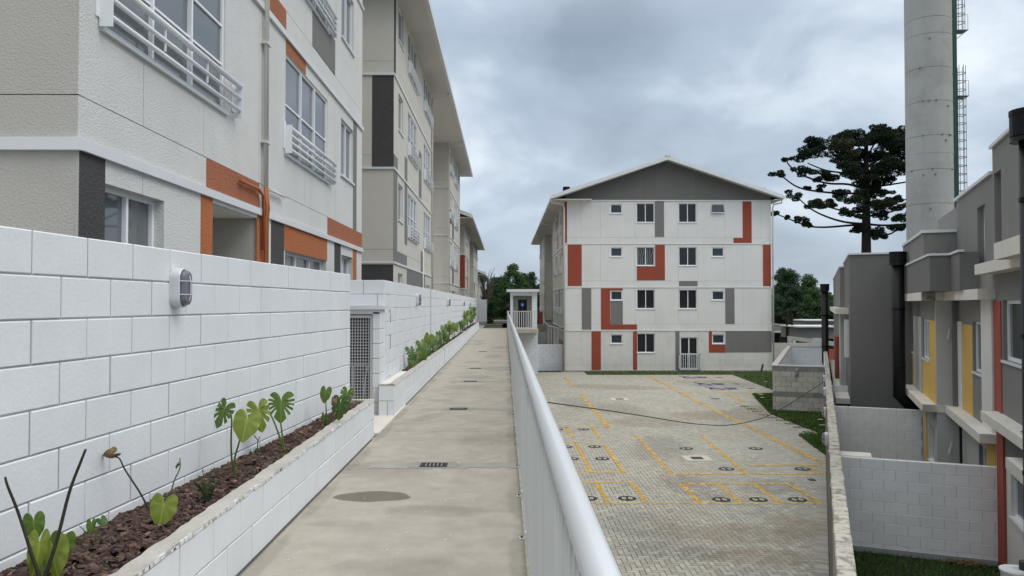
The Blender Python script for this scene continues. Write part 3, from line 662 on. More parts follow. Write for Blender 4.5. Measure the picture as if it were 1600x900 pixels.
# ================================================================== MONSTERAS
def leaf(name, root, pos, n, up, size, slits=0, m=None, curl=.25, width=1.0, seed=0, rings=5):
    """heart-shaped leaf blade; slits cut towards the midrib; attached at the notch; `up` points from tip to stalk"""
    n = Vector(n).normalized(); up = Vector(up); up = (up - n * up.dot(n)).normalized(); sx = up.cross(n)
    r_ = random.Random(seed); K = 96; V = []; A = []
    ph = r_.uniform(-.12, .12)
    def rad(t):
        # t=0 towards tip (down), pi at notch
        a = abs(t); base = .52 + .06 * math.cos(2 * a)
        if a < .55: base = base * (1 + .32 * (1 - a / .55) ** 1.5)
        if a > 2.45: base *= 1 - .93 * ((a - 2.45) / (math.pi - 2.45)) ** 1.6
        elif a > 1.7: base *= 1.0 + .07 * math.sin((a - 1.7) / .75 * math.pi)
        if slits:
            for k in range(slits):
                c = .50 + k * (1.55 / max(1, slits - 1) if slits > 1 else .5) + (ph if t > 0 else -ph); wd = .055 + .015 * ((k * 7 + seed) % 3)
                dlt = abs(a - c) / wd
                if dlt < 1: base *= 1 - .56 * (1 - dlt ** 3)
        return base
    for j in range(rings + 1):
        f = j / rings
        for i in range(K):
            t = -math.pi + 2 * math.pi * i / K; r = rad(t) * f
            x = math.sin(t) * r * width; y = -math.cos(t) * r + .06 * (1 - f)
            zc = -curl * (x * x) * 1.5 - curl * max(0, -y) ** 2 * .9 + .05 * math.sin(7 * t) * f * f * .35 + .03 * abs(x)
            V.append(Vector(pos) + (sx * x + up * (y + .13) + n * zc) * size * .70)
            mid = max(0, 1 - abs(x) * 26) ; vein = max(0, 1 - abs(math.sin(t * 5.5)) * 6) * (.5 if f > .15 else 0)
            A.append(max(mid, vein * .55))
    Fs = []
    for j in range(rings):
        for i in range(K):
            i2 = (i + 1) % K; Fs.append((j * K + i, j * K + i2, (j + 1) * K + i2, (j + 1) * K + i))
    o = mesh_obj(name, V, Fs, m, root.name, smooth=True)
    at = o.data.attributes.new('vein', 'FLOAT', 'POINT'); at.data.foreach_set('value', A)
    return o
def stalk(root, pts, r=.005, m=None, name='stalk'):
    P = [Vector(p) for p in pts]; out = []
    n = len(P)
    for i in range(n - 1):
        a = P[max(i - 1, 0)]; b = P[i]; c = P[i + 1]; d = P[min(i + 2, n - 1)]
        for k in range(4):
            t = k / 4; out.append(0.5 * ((2 * b) + (c - a) * t + (2 * a - 5 * b + 4 * c - d) * t * t + (3 * b - a - 3 * c + d) * t ** 3))
    out.append(P[-1]); m_ = len(out); rs = [r * (1.25 - .5 * i / m_) for i in range(m_)]
    return MB().tube([tuple(p) for p in out], rs, 7).build(name, m or M['stem'], root, smooth=True)
GRP = 'young monsteras in the near planter'
def PP(y, px, py): return onY(px, py, y)
# 1: very front, two bare blackened stalks and three broad leaves
y = 3.05; b = PP(y, 62, 905); t = thing('monstera_plant', b, 'nearest monstera, two bare blackened stalks above a few leaves in the lower left corner', 'plant', GRP)
stalk(t, [PP(y, 66, 915), PP(y, 50, 868), PP(y, 28, 800), PP(y - .02, 12, 760), PP(y - .02, 8, 745)], .0056, M['deadstem'])
stalk(t, [PP(y, 66, 915), PP(y + .04, 90, 840), PP(y + .06, 108, 770), PP(y + .07, 126, 722), PP(y + .07, 134, 702)], .0062, M['deadstem'])
leaf('leaf', t, PP(y + .07, 53, 822), (.35, -1, .2), (-.1, 0, 1), .14, 0, M['leafB'], .3, .85, 1)
leaf('leaf', t, PP(y + .02, 60, 862), (.75, -.6, .2), (.25, 0, 1), .22, 0, M['leafA'], .5, .55, 2)
leaf('leaf', t, PP(y + .05, 84, 868), (-.1, -1, .35), (-.3, .1, 1), .20, 0, M['leafA'], .3, .9, 3)
leaf('leaf', t, PP(y + .10, 95, 856), (.3, -1, .15), (.15, 0, 1), .17, 0, M['leafB'], .3, .85, 4)
for px in (50, 66, 84): stalk(t, [PP(y + .03, 66, 905), PP(y + .05, px, 875)], .005)
# 2: seedling
y = 3.5; b = PP(y, 148, 842); t = thing('monstera_seedling', b, 'tiny seedling with two small round leaves close to the wall', 'plant', GRP)
leaf('leaf', t, PP(y, 142, 822), (.5, -1, .3), (.1, 0, 1), .085, 0, M['leafB'], .3, .7, 5); leaf('leaf', t, PP(y, 160, 814), (.2, -.8, .8), (-.5, 0, .8), .07, 0, M['leafC'], .3, .9, 6)
stalk(t, [PP(y, 150, 846), PP(y, 150, 825)], .003); stalk(t, [PP(y, 120, 855), PP(y, 130, 842), PP(y, 132, 830), PP(y, 124, 822)], .0025)
# 3: dry leaf on a long bent stalk, one heart leaf, one thin shoot
y = 3.93; b = PP(y, 236, 822); t = thing('monstera_plant', b, 'monstera with a dried brown leaf on a bent stalk and one green heart leaf', 'plant', GRP)
stalk(t, [PP(y, 242, 815), PP(y, 220, 772), PP(y, 196, 735), PP(y, 187, 717), PP(y, 180, 714)], .0042, M['deadstem'])
dl = leaf('dried_leaf', t, PP(y - .02, 172, 712), (.3, -1, -.3), (.8, 0, .35), .115, 0, M['dryleaf'], 1.5, .75, 7)
leaf('leaf', t, PP(y - .06, 254, 797), (.25, -1, .35), (.12, .1, 1), .205, 0, M['leafA'], .2, .95, 8)
stalk(t, [PP(y, 252, 818), PP(y, 262, 790), PP(y, 272, 752), PP(y, 281, 732), PP(y, 281, 716)], .0035)
leaf('leaf', t, PP(y, 276, 728), (-.5, -.8, .2), (.8, 0, .6), .065, 0, M['leafC'], .6, .45, 9)
# 4: small fern
y = 4.32; b = PP(y, 325, 790); t = thing('fern', b, 'small green fern growing out of the bark beside the planter edge', 'plant')
for i in range(13):
    a = random.uniform(0, 6.28); l = random.uniform(.05, .10); tip = b + Vector((math.cos(a) * l * .9, math.sin(a) * l * .5, random.uniform(.06, .20)))
    mid = (b + tip) / 2 + Vector((0, 0, .03)); fr = MB().tube([tuple(b), tuple(mid), tuple(tip)], .0018, 4)
    for k in range(9):
        f = .25 + k * .085; c = b.lerp(tip, f) + Vector((0, 0, .03 * math.sin(f * 3.14))); w = .026 * (1.15 - f)
        for s_ in (-1, 1):
            dd = Vector((math.sin(a) * s_ * w, -math.cos(a) * s_ * w, .006)); q = Vector((math.cos(a), math.sin(a), 0)) * .006
            fr.quad(tuple(c), tuple(c + dd * .6 + q), tuple(c + dd), tuple(c + dd * .6 - q))
    fr.build('frond', M['leafmid'], t)
# 5: tall pair, slit leaf and broad pale heart
y = 4.92; b = PP(y, 372, 752); t = thing('monstera_plant', b, 'monstera with one slit leaf and one broad pale yellow-green heart leaf', 'plant', GRP)
stalk(t, [PP(y, 370, 757), PP(y, 363, 725), PP(y, 361, 690), PP(y, 362, 655), PP(y, 358, 640)], .0058); stalk(t, [PP(y, 370, 757), PP(y - .02, 366, 722), PP(y - .04, 374, 690), PP(y - .06, 381, 655)], .0058)
leaf('leaf', t, PP(y, 347, 646), (-.25, -1, .25), (.45, 0, 1), .235, 4, M['leafB'], .3, .85, 10)
leaf('leaf', t, PP(y - .08, 384, 664), (.15, -1, .45), (.12, .2, 1), .25, 0, M['leafA'], .2, 1.02, 11)
# 6
y = 5.66; b = PP(y, 444, 705); t = thing('monstera_plant', b, 'tallest near monstera, big deeply slit leaf and a yellowing leaf behind it', 'plant', GRP)
stalk(t, [PP(y, 444, 707), PP(y, 436, 680), PP(y, 424, 650), PP(y, 409, 632)], .0062); stalk(t, [PP(y, 444, 707), PP(y, 441, 680), PP(y, 438, 655)], .0062)
leaf('leaf', t, PP(y - .04, 405, 648), (.3, -1, .3), (-.25, .2, 1), .29, 4, M['leafA'], .35, .85, 12)
leaf('leaf', t, PP(y + .02, 439, 635), (.05, -1, .35), (-.05, .1, 1), .28, 5, M['leafB'], .15, 1.05, 13)
MB().tube([tuple(PP(y, 402, 706)), tuple(PP(y, 403, 688)), tuple(PP(y, 397, 680))], .004, 5).tube([tuple(PP(y, 403, 690)), tuple(PP(y, 406, 682))], .003, 5).build('dry_twig', M['twig'], t)
t = thing('grass_tuft', PP(5.72, 404, 708), 'little tuft of grass in the bark against the white wall', 'plant'); gm_ = MB(); c = PP(5.72, 404, 708)
for i in range(40):
    a = random.uniform(0, 6.28); l = random.uniform(.02, .08); c0 = c + Vector((random.uniform(-.05, .05), random.uniform(-.12, .12), 0)); w = .003
    gm_.add([tuple(c0 - Vector((w, 0, 0))), tuple(c0 + Vector((w, 0, 0))), tuple(c0 + Vector((math.cos(a) * l * .5, math.sin(a) * l * .5, l)))], [(0, 1, 2)])
tag(gm_.build('blades', M['leafmid'], t), kind='stuff')
# 7
y = 6.98; b = PP(y, 512, 666); t = thing('monstera_plant', b, 'last monstera of the near bed, with a withered brown leaf between green ones', 'plant', GRP)
for q in ((509, 622), (532, 640), (507, 650), (522, 636)): stalk(t, [PP(y, 513, 668), PP(y, (513 + q[0]) / 2 - 1, (668 + q[1]) / 2), PP(y, *q)], .0055)
leaf('leaf', t, PP(y, 508, 616), (-.1, -1, .3), (.1, 0, 1), .19, 0, M['leafB'], .3, .85, 14)
leaf('leaf', t, PP(y, 506, 655), (-.4, -1, .1), (.05, 0, 1), .155, 0, M['leafB'], .3, .6, 15)
leaf('leaf', t, PP(y, 541, 619), (.2, -1, .3), (.25, .1, 1), .215, 3, M['leafB'], .3, .85, 16)
leaf('leaf', t, PP(y - .05, 531, 636), (0, -1, .2), (.1, .1, 1), .27, 3, M['leafC'], .3, .95, 17)
leaf('dried_leaf', t, PP(y - .07, 522, 629), (.2, -1, 0), (.1, 0, 1), .13, 0, M['dryleaf'], 1.2, .6, 18)
# far clumps
def clump(x, y, h, nl, label, group, seed, sz=.26):
    r_ = random.Random(seed); t = thing('monstera_plant', (x, y, .38), label, 'plant', group)
    for i in range(nl):
        a = r_.uniform(-1.2, 1.2); rr = r_.uniform(.02, .15); hh = h * r_.uniform(.35, 1.0)
        top = Vector((x + .02 + rr * .35, y + r_.uniform(-.45, .45), .38 + hh)); stalk(t, [(x, y, .37), ((x + top.x) / 2 - .02, (y + top.y) / 2, .38 + hh * .6), tuple(top)], .006)
        leaf('leaf', t, top, (.45 + r_.uniform(-.5, .3), -1, .45 + r_.uniform(-.3, .3)), (r_.uniform(-.5, .5), .2, 1), sz * r_.uniform(.7, 1.15), r_.choice((0, 4, 5, 4)), M[r_.choice(('leafB', 'leafC', 'leafC', 'leafA', 'leafB'))], .35, r_.uniform(.75, 1), seed * 10 + i, rings=3)
LB2 = ['first monstera clump of the long planter, nearest the gate, hanging slit leaves', 'second clump of the long planter, one leaf hanging over the edge',
       'third clump of the long planter, broad dark split leaves', 'fourth clump of the long planter, pale leaf low in front', 'fifth clump of the long planter, tall upright leaves',
       'sixth clump of the long planter, dense mid green leaves', 'seventh clump of the long planter, taller than its neighbours', 'eighth clump of the long planter, leaning over the planter edge', 'last small clump of the long planter, right at the wall step']
for i, (y, h, n) in enumerate(((13.3, .36, 4), (14.9, .42, 5), (16.2, .46, 5), (17.4, .38, 5), (18.8, .48, 6), (20.6, .55, 7), (22.7, .62, 8), (25.2, .55, 7), (28.2, .5, 6))):
    clump(-1.64, y, h * .9, n, LB2[i], 'monsteras in the long planter', 40 + i, .31)
LB3 = ['first clump of the farthest planter, beside the wall step', 'second clump of the farthest planter, full dark leaves', 'third clump of the farthest planter, tallest of that bed', 'last clump of the farthest planter, by the end of the walkway']
for i, (y, h) in enumerate(((32.5, .75), (35.2, .8), (38.4, .9), (41.8, .9))): clump(-1.72, y, h, 10, LB3[i], 'monsteras in the farthest planter', 60 + i, .34)
t = thing('grass_tuft', (-1.6, 15.5, .38), 'low green ground weeds in the soil of the long planter', 'plant'); gm_ = MB()
for i in range(900):
    a = random.uniform(0, 6.28); l = random.uniform(.02, .09); c0 = Vector((random.uniform(-1.67, -1.57), random.uniform(12.5, 29.5), .375)); w = .006
    gm_.add([tuple(c0 - Vector((w, 0, 0))), tuple(c0 + Vector((w, 0, 0))), tuple(c0 + Vector((math.cos(a) * l * .6, math.sin(a) * l * .6, l)))], [(0, 1, 2)])
tag(gm_.build('blades', M['leafmid'], t), kind='stuff')

# ================================================================== LEFT APARTMENT BUILDINGS
XA = -3.18; FH = 2.7
def storey_wall(root, F, u0, u1, z, holes, m, seams, first=False, mlow=None, low=.36):
    """one storey: a low strip and tall panels between seams, all with open joints, plus a dark backing in the joints"""
    cuts = [u0] + sorted(x for h in holes if h[2] <= z + .01 for x in h[:2]) + [u1]
    for a, b in zip(cuts[::2], cuts[1::2]): panel(root, F, a, b, z + .004, z + low, mlow or m, holes, name='wall_panel')
    us = [u0] + [s for s in seams if u0 < s < u1] + [u1]
    for a, b in zip(us[:-1], us[1:]): panel(root, F, a, b, z + low, z + FH - .004, m, holes, name='wall_panel')
def core(root, x0, x1, y0, y1, z0, z1, m):        # inner mass behind the panels: closes joints and reveals
    return MB().box(x0, x1, y0, y1, z0, z1).build('core', m, root)
def wing(root, y0, y1, zb, nfl, french, narrow, seams, ms, mend, floors=range(9), near=False, depth=10, xs=XA, side=1, end=True, ground_win=True, ends=None):
    """a projecting wing: panelled long side facing the walkway and panelled end wall"""
    F = Frame((xs, 0, 0), (0, 1, 0), (side, 0, 0))
    for f in range(nfl):
        z = zb + f * FH; holes = []
        for a, b in french: holes.append((a, b, z + (.99 if f else 1.0), z + (2.44 if f else 2.27)))
        for a, b in narrow: holes.append((a, b, z + 1.32, z + 2.42))
        if near and f == 0: holes = [(6.12, 7.18, 1.1, 2.46), (11.12, 13.7, 1.1, 2.27), (14.95, 16.05, 1.3, 2.46), (8.36, 9.86, 0, 2.6)]
        storey_wall(root, F, y0, y1, z, holes, ms, seams, low=.36)
        for h in holes:
            if h[2] <= z + .01: continue
            wide = h[1] - h[0] > 2
            if near and f == 0: window(root, F, *h, cols=2 if not wide else 3, dep=.12, fw=.04, rev=ms, gm=M['glasspale'])
            elif wide:
                window(root, F, *h, cols=3, rows=(.50,) if h[0] > 9 else (.36, .66), dep=.045, fw=.035, rev=ms, gm=M['glasspale'])
                guard(root, F, h[0] - .06, h[1] + .26, h[2] - .01, h[2] + .35, near=near, tubes=3 if near and h[0] < 9 else 4)
            else: window(root, F, *h, cols=2 if near else 1, dep=.07, fw=.04, rev=ms, gm=M['glasspale'])
        if f: MB(F).box(y0 - .03, y1 + .03, -.02, .035, z - .045, z + .012).build('band', M['trim'], root)
        FE = Frame((xs, y0, 0), (-side, 0, 0), (0, -1, 0))
        if end:
            storey_wall(root, FE, 0, depth, z, (), mend, (2.6, 5.2, 7.8) if near else (.95, 3.5, 6), low=.36)
            if f: MB(FE).box(-.036, depth, -.02, .036, z - .046, z + .013).build('band', M['trim'], root)
    x0, x1 = sorted((xs - side * .055, xs - side * depth))
    # core set back; the glazing sits in front of it
    x0c, x1c = sorted((xs - side * .16, xs - side * depth))
    core(root, x0c, x1c, y0 + .05, y1 - .02, zb, zb + nfl * FH, M['dark'])
    MB().box(min(x0, x0c), max(x1, x1c), y1 - .02, y1, zb, zb + nfl * FH).build('end_wall', mend, root)
    return F
def gutter_pipe(root, pts, m=None, r=.045): return MB().tube(pts, r, 8).build('downpipe', m or M['pipe_grey'], root, smooth=True)
def eaves(root, xe, y0, y1, ze, ridge_x, rise, side=1, xw=None):
    """pitched roof slab with soffit, fascia and gutter"""
    t_ = .14
    s = MB(); s.V = []
    for y_ in (y0, y1):
        s.V += [(xe, y_, ze + .06), (ridge_x, y_, ze + .06 + rise), (2 * ridge_x - xe, y_, ze + .06), (2 * ridge_x - xe, y_, ze + .06 + t_), (ridge_x, y_, ze + .06 + rise + t_), (xe, y_, ze + .06 + t_)]
    s.F += [(0, 1, 4, 5), (1, 2, 3, 4), (6, 7, 10, 11)[::-1], (7, 8, 9, 10)[::-1], (5, 4, 10, 11), (4, 3, 9, 10), (0, 6, 7, 1), (1, 7, 8, 2), (0, 5, 11, 6), (2, 3, 9, 8)]
    r_ = s.build('roof', M['roof'], root)
    MB().box(min(xe, xw), max(xe, xw), y0 + .05, y1 - .05, ze - .02, ze + .055).build('soffit', M['soffit'], r_)
    a, b = sorted((xe - side * .02, xe + side * .10))
    MB().box(a, b, y0 - .02, y1 + .02, ze - .03, ze + .17).build('gutter', M['roofm'], r_)
    gl = MB()                                      # raking verge boards at both gable ends
    for y_, sy in ((y0, -1), (y1, 1)):
        for x_ in (xe, 2 * ridge_x - xe):
            z0_, z1_ = ze + .0, ze + rise
            ya, yb = sorted((y_, y_ + sy * .04))
            gl.add([(x_, ya, z0_), (ridge_x, ya, z1_), (ridge_x, ya, z1_ + .28), (x_, ya, z0_ + .28), (x_, yb, z0_), (ridge_x, yb, z1_), (ridge_x, yb, z1_ + .28), (x_, yb, z0_ + .28)],
                   [(0, 1, 2, 3), (4, 5, 6, 7), (0, 1, 5, 4), (3, 2, 6, 7)])
    gl.build('verge_board', M['roofm'], r_)
    return r_

# ---- building A
A = thing('apartment_building', (-8, 11, 0), 'nearest grey-white apartment block on the left with rough render and orange and terracotta patches', 'building', 'apartment blocks')
F = wing(A, 5.72, 17.05, 0, 4, ((6.05, 8.7), (11.1, 13.73)), ((14.86, 16.05),), (6.75, 8.1, 9.9, 12.2, 14.4, 16.45), M['stucco'], M['stucco_end'], near=True, depth=14)
paintp(A, F, 5.722, 6.11, .004, 2.655, M['dgrey']); MB(Frame((XA, 5.72, 0), (-1, 0, 0), (0, -1, 0))).box(-.008, .012, -.01, .003, 0, 2.655).build('corner_bead', M['stucco_end'], A)
paintp(A, F, 8.04, 8.355, .004, 2.655, M['orange']); paintp(A, F, 8.18, 9.93, 2.715, 3.055, M['terracotta'])
paintp(A, F, 9.865, 10.17, .004, 2.655, M['orange']); paintp(A, F, 10.45, 11.05, .004, 2.655, M['dgrey'])
paintp(A, F, 11.06, 13.73, 2.275, 2.655, M['orange']); paintp(A, F, 14.33, 14.86, .004, 2.655, M['dgrey'])
paintp(A, F, 16.07, 16.45, .004, 2.655, M['orange']); paintp(A, F, 13.76, 17.05, 2.715, 3.055, M['terracotta'])
paintp(A, F, 16.06, 16.42, 3.07, 5.355, M['mgrey']); paintp(A, F, 11.1, 12.2, 5.15, 5.355, M['terracotta'])
paintp(A, F, 12.62, 14.3, 5.77, 6.42, M['mgrey']); paintp(A, F, 10.2, 11.1, 5.42, 5.76, M['terracotta']); paintp(A, F, 5.722, 6.1, 5.42, 8.05, M['mgrey'])
for z in (2.70, 5.40): MB(F).box(5.70, 17.06, .002, .038, z - .055, z + .03).build('drip_band', M['trim'], A)
FA = Frame((XA, 5.72, 0), (-1, 0, 0), (0, -1, 0)); MB(FA).box(-.045, 14, .002, .043, 2.64, 2.735).build('drip_band', M['trim'], A)
# stair entrance recess
e_ = MB(); e_.box(XA - 1.5, XA - 1.45, 8.36, 9.86, 0, 2.6).box(XA - 1.45, XA - .06, 9.86, 9.9, 0, 2.6).box(XA - 1.45, XA - .06, 8.32, 8.36, 0, 2.6); e_.build('entrance_wall', M['stucco_end'], A)
MB().box(XA - 1.45, XA - .03, 8.36, 9.86, 2.6, 2.64).build('entrance_ceiling', M['panel'], A)
o = next(c for c in A.children if c.name.startswith('core')); bpy.data.objects.remove(o)
core(A, XA - 14, XA - .18, 5.77, 8.30, 0, 10.8, M['dark']); core(A, XA - 14, XA - .18, 9.92, 17.03, 0, 10.8, M['dark']); core(A, XA - 14, XA - .18, 8.3, 9.92, 2.66, 10.8, M['dark']); core(A, XA - 14, XA - 1.6, 8.3, 9.92, 0, 2.66, M['dark'])
for y_, r in ((10.02, .020), (10.10, .020)):
    gutter_pipe(A, [(XA + .05, y_, 3.03), (XA + .05, y_, 10.7)], M['pipe_grey'], r); gutter_pipe(A, [(XA + .06, y_, 0), (XA + .06, y_, 2.62), (XA + .075, y_, 2.75), (XA + .05, y_, 3.03)], M['pipe_orange'], r)
MB(F).tube([(9.1, .05, 2.96), (9.75, .05, 2.96), (9.95, .05, 2.90), (9.98, .05, 2.2)], .022, 8).build('branch_pipe', M['pipe_orange'], A, smooth=True)
MB(F).tube([(10.25, .05, 3.02), (10.9, .05, 3.02)], .02, 8).build('branch_pipe', M['trim'], A, smooth=True)
for z in (3.6, 4.9, 6.2, 7.5): MB().box(XA, XA + .085, 9.97, 10.15, z, z + .03).build('pipe_clip', M['pipe_grey'], A)
eaves(A, -2.39, 5.3, 18.0, 10.62, -9.7, 2.6, 1, XA)
# ---- building B (two wings and a recess)
B = thing('apartment_building', (-8, 38, 0), 'long beige-grey four-storey block behind the first one, wide eaves with gutters over a recess', 'building', 'apartment blocks')
F = wing(B, 21.9, 33.0, 0, 4, ((25.1, 27.6), (30.0, 32.6)), ((22.85, 23.9),), (24.6, 28.4, 29.8), M['panel_side'], M['panel_side'])
FE = Frame((XA, 21.9, 0), (-1, 0, 0), (0, -1, 0))
paintp(B, F, 21.903, 22.65, 2.72, 5.34, M['mgrey']); paintp(B, F, 22.66, 24.9, 2.72, 3.05, M['mgrey']); paintp(B, F, 21.903, 22.7, 5.42, 5.8, M['mgrey'])
paintp(B, F, 24.3, 24.95, 3.4, 6.2, M['mgrey']); paintp(B, F, 28.3, 29.2, 5.42, 7.2, M['mgrey']); paintp(B, F, 29.0, 30.0, 2.72, 3.5, M['mgrey'])
paintp(B, F, 24.9, 29.5, 1.9, 2.62, M['mgrey']) ; paintp(B, F, 29.52, 30.6, .02, 2.62, M['mgrey'])
paintp(B, F, 21.903, 22.25, 8.15, 10.6, M['dgrey'])
paintp(B, FE, .003, .62, 5.42, 8.04, M['dgrey']); paintp(B, FE, .003, 6, .02, 2.62, M['dgrey'])
wing(B, 43.2, 54.2, 0, 4, ((43.7, 46.2), (48.2, 50.9)), ((52.0, 53.0),), (47, 51.5), M['panel_side'], M['panel_side'])
F = Frame((XA, 0, 0), (0, 1, 0), (1, 0, 0))
paintp(B, F, 46.4, 47.6, 5.42, 6.5, M['dgrey']); paintp(B, F, 46.4, 47.6, 2.72, 3.7, M['dgrey']); paintp(B, F, 43.21, 43.6, .02, 1.5, M['dgrey'])
paintp(B, F, 44.3, 45.4, 6.2, 7.0, M['dgrey']); paintp(B, F, 46.5, 47.8, .9, 2.3, M['dgrey'])
FR = Frame((XA - 1.5, 0, 0), (0, 1, 0), (1, 0, 0))
for f in range(4):
    panel(B, FR, 33.02, 43.15, f * FH, (f + 1) * FH, M['panel_side'], name='wall_panel')
    MB(FR).box(33.02, 43.15, -.01, .03, f * FH - .03, f * FH + .02).build('band', M['trim'], B)
MB().box(XA - 1.4, XA + .2, 33.05, 42.9, 1.95, 2.05).build('porch_slab', M['slab_pale'], B)
eaves(B, -2.39, 21.2, 54.9, 10.62, -9.7, 2.6, 1, XA - 1.5)
for y_ in (33.0, 43.0): gutter_pipe(B, [(-2.42, y_, 10.6), (-2.44, y_, 10.42), (XA + .06, y_, 10.36), (XA + .06, y_, 0)], r=.04)
gutter_pipe(B, [(XA + .05, 29.4, 0), (XA + .05, 29.4, 3.6)], r=.035)
# ---- building C, one storey lower
C_ = thing('apartment_building', (-8, 75, -2.7), 'third apartment block down the slope, low white eaves and a dark red corner strip', 'building', 'apartment blocks')
wing(C_, 60.5, 69.2, -2.7, 4, ((62.0, 64.6),), ((66.5, 67.5),), (65,), M['panel_side'], M['panel_side'])
wing(C_, 78.0, 89.0, -2.7, 4, ((79.0, 81.5), (84, 86.6)), ((82.2, 83.2),), (82,), M['panel_side'], M['panel_side'])
F = Frame((XA, 0, 0), (0, 1, 0), (1, 0, 0)); FE = Frame((XA, 60.5, 0), (-1, 0, 0), (0, -1, 0))
paintp(C_, FE, .003, .6, 2.76, 5.35, M['red']); paintp(C_, F, 60.51, 61.3, 2.76, 5.35, M['red']); paintp(C_, F, 65, 66, 2.8, 5.2, M['red']); paintp(C_, F, 79.0, 81.6, 2.75, 3.6, M['mgrey'])
for k in range(4): panel(C_, Frame((XA - 1.5, 0, 0), (0, 1, 0), (1, 0, 0)), 69.2, 77.9, -2.7 + k * FH, k * FH, M['panel_side'])
eaves(C_, -2.42, 55.8, 89.6, 7.78, -9.7, 2.6, 1, XA - 1.5)
t = thing('roof_vent', (-3.6, 55.0, 8.9), 'black ball-shaped roof vent on the third block', 'vent'); MB().cyl(-3.55, 56.4, 8.0, 8.75, .10, 10).build('vent_pipe', M['black'], t); MB().cyl(-3.55, 56.4, 8.75, 8.95, .2, 12, .22).cyl(-3.55, 56.4, 8.95, 9.1, .22, 12, .12).build('cowl', M['black'], t)
D_ = thing('apartment_building', (-8, 105, -5.4), 'farthest and lowest apartment block on the left, in front of the dark trees', 'building', 'apartment blocks')
wing(D_, 93.5, 104, -5.4, 4, ((95, 97.5), (100, 102.6)), ((98.3, 99.2),), (99,), M['panel_side'], M['panel_side'])
wing(D_, 112, 122, -5.4, 4, ((113, 115.6),), (), (117,), M['panel_side'], M['panel_side'])
eaves(D_, -2.42, 92.6, 123, 5.05, -9.7, 2.6, 1, XA - 1.5)
t = thing('roof_vent', (-3.4, 91.0, 6), 'small black roof vent on the farthest block', 'vent'); MB().cyl(-3.6, 94, 5.3, 6.1, .12, 10).build('vent_pipe', M['black'], t); MB().cyl(-3.6, 94, 6.1, 6.4, .3, 12, .2).build('cowl', M['black'], t)

# ================================================================== GABLE BUILDING AT THE END OF THE CAR PARK
GY0 = 48.0
G = thing('gabled_apartment_building', (10.2, 54, LOT), 'four-storey white apartment block with grey gable and brick red patches across the car park', 'building')
FG = Frame((0, GY0, 0), (1, 0, 0), (0, -1, 0))
def gx(px, py=450): return onY(px, py, GY0).x
def gz(py, px=1000): return onY(px, py, GY0).z
gxl, gxr = gx(883), gx(1205.5)
W_big = []; W_small = []
rows_ = [(317.5, 347.5), (386, 415), (452.5, 482.5), (521, 551)]
rows_s = [(319, 333.5), (386.5, 401), (454.5, 469), (522.5, 537)]
for ri, (a, b) in enumerate(rows_):
    W_big.append((gx(995), gx(1023), gz(b), gz(a)))
    if ri < 3: W_big.append((gx(1061), gx(1089), gz(b), gz(a)))
for a, b in rows_s: W_small += [(gx(954), gx(972.5), gz(b), gz(a)), (gx(1112.5), gx(1131.5), gz(b), gz(a))]
FR_ = (gx(1062.5), gx(1090), gz(576.5), gz(527))
holes = W_big + W_small + [FR_]
bands = [gz(580.5), gz(516.5), gz(449), gz(381), gz(313)]
seams = [gx(v) for v in (909, 938.5, 992, 1023.5, 1060, 1091, 1133, 1161, 1190)]
for f in range(4):
    z0, z1 = bands[f], bands[f + 1]; ms = M['panel_low'] if f == 0 else M['panel']
    us = [gxl] + seams + [gxr]
    for a, b in zip(us[:-1], us[1:]): panel(G, FG, a, b, z0 + .40, z1, ms, holes, gap=.0035, th=.05)
    panel(G, FG, gxl, gxr, z0, z0 + .40, ms, holes, gap=.0035, th=.05)
    MB(FG).box(gxl - .02, gxr + .02, -.01, .03 if f < 3 else .05, z1 - (.02 if f < 3 else .05), z1 + .018).build('band', M['panel'], G)
rc = lambda a, b, c, e, m: paintp(G, FG, gx(a), gx(b), gz(e), gz(c), m, d=.012)
RED = M['red']; MG = M['mgrey']
rc(882.8, 886, 314.5, 379.5, RED); rc(1023.8, 1038, 314.5, 370, MG); rc(1161, 1175, 314.5, 379.5, RED); rc(1146.5, 1160.9, 371.5, 379.5, RED)
rc(887, 909, 382.5, 447, RED); rc(1024, 1039, 382.5, 438, RED); rc(995.2, 1023.9, 416, 438, RED); rc(1192.3, 1204.5, 382.5, 447, RED); rc(1061, 1090, 439, 447, MG)
rc(909, 923.8, 450.5, 515, MG); rc(939, 953.3, 450.5, 515, RED); rc(953.4, 973, 450.5, 453.8, RED); rc(953.4, 995.2, 507, 515, RED); rc(953.8, 973, 470.5, 506.8, MG)
rc(1133.2, 1147.5, 450.5, 506, MG)
rc(924, 938.6, 517.8, 578, RED); rc(988.8, 995.2, 517.8, 578, RED); rc(1055, 1061.3, 517.8, 578, MG)
rc(1107.2, 1112, 517.8, 551, RED); rc(1112.1, 1133, 539, 551, RED); rc(1133.5, 1205, 517.8, 550.5, MG)
for i, w in enumerate(W_big): window(G, FG, *w, cols=2, dep=.09, fw=.045, gm=M['curtain'] if i == 2 else M['glassdark'], rev=M['panel'])
for i, w in enumerate(W_small):
    win = window(G, FG, *w, cols=1, dep=.07, fw=.055, gm=M['louvre'], rev=M['panel'])
    if i == 1:                                    # top right window is tilted open
        MB(FG).add([(w[0] + .03, .03, w[3] - .05), (w[1] - .03, .03, w[3] - .05), (w[1] - .0, .12, w[2] + .06), (w[0] + .0, .12, w[2] + .06)], [(0, 1, 2, 3)]).build('open_sash', M['glass'], win)
        MB(FG).box(w[0] - .01, w[1] + .01, .11, .135, w[2] + .02, w[2] + .06).build('sash_rail', M['frame'], win)
window(G, FG, *FR_, cols=2, dep=.09, fw=.06, gm=M['glassdark'], rev=M['panel'], sill=False)
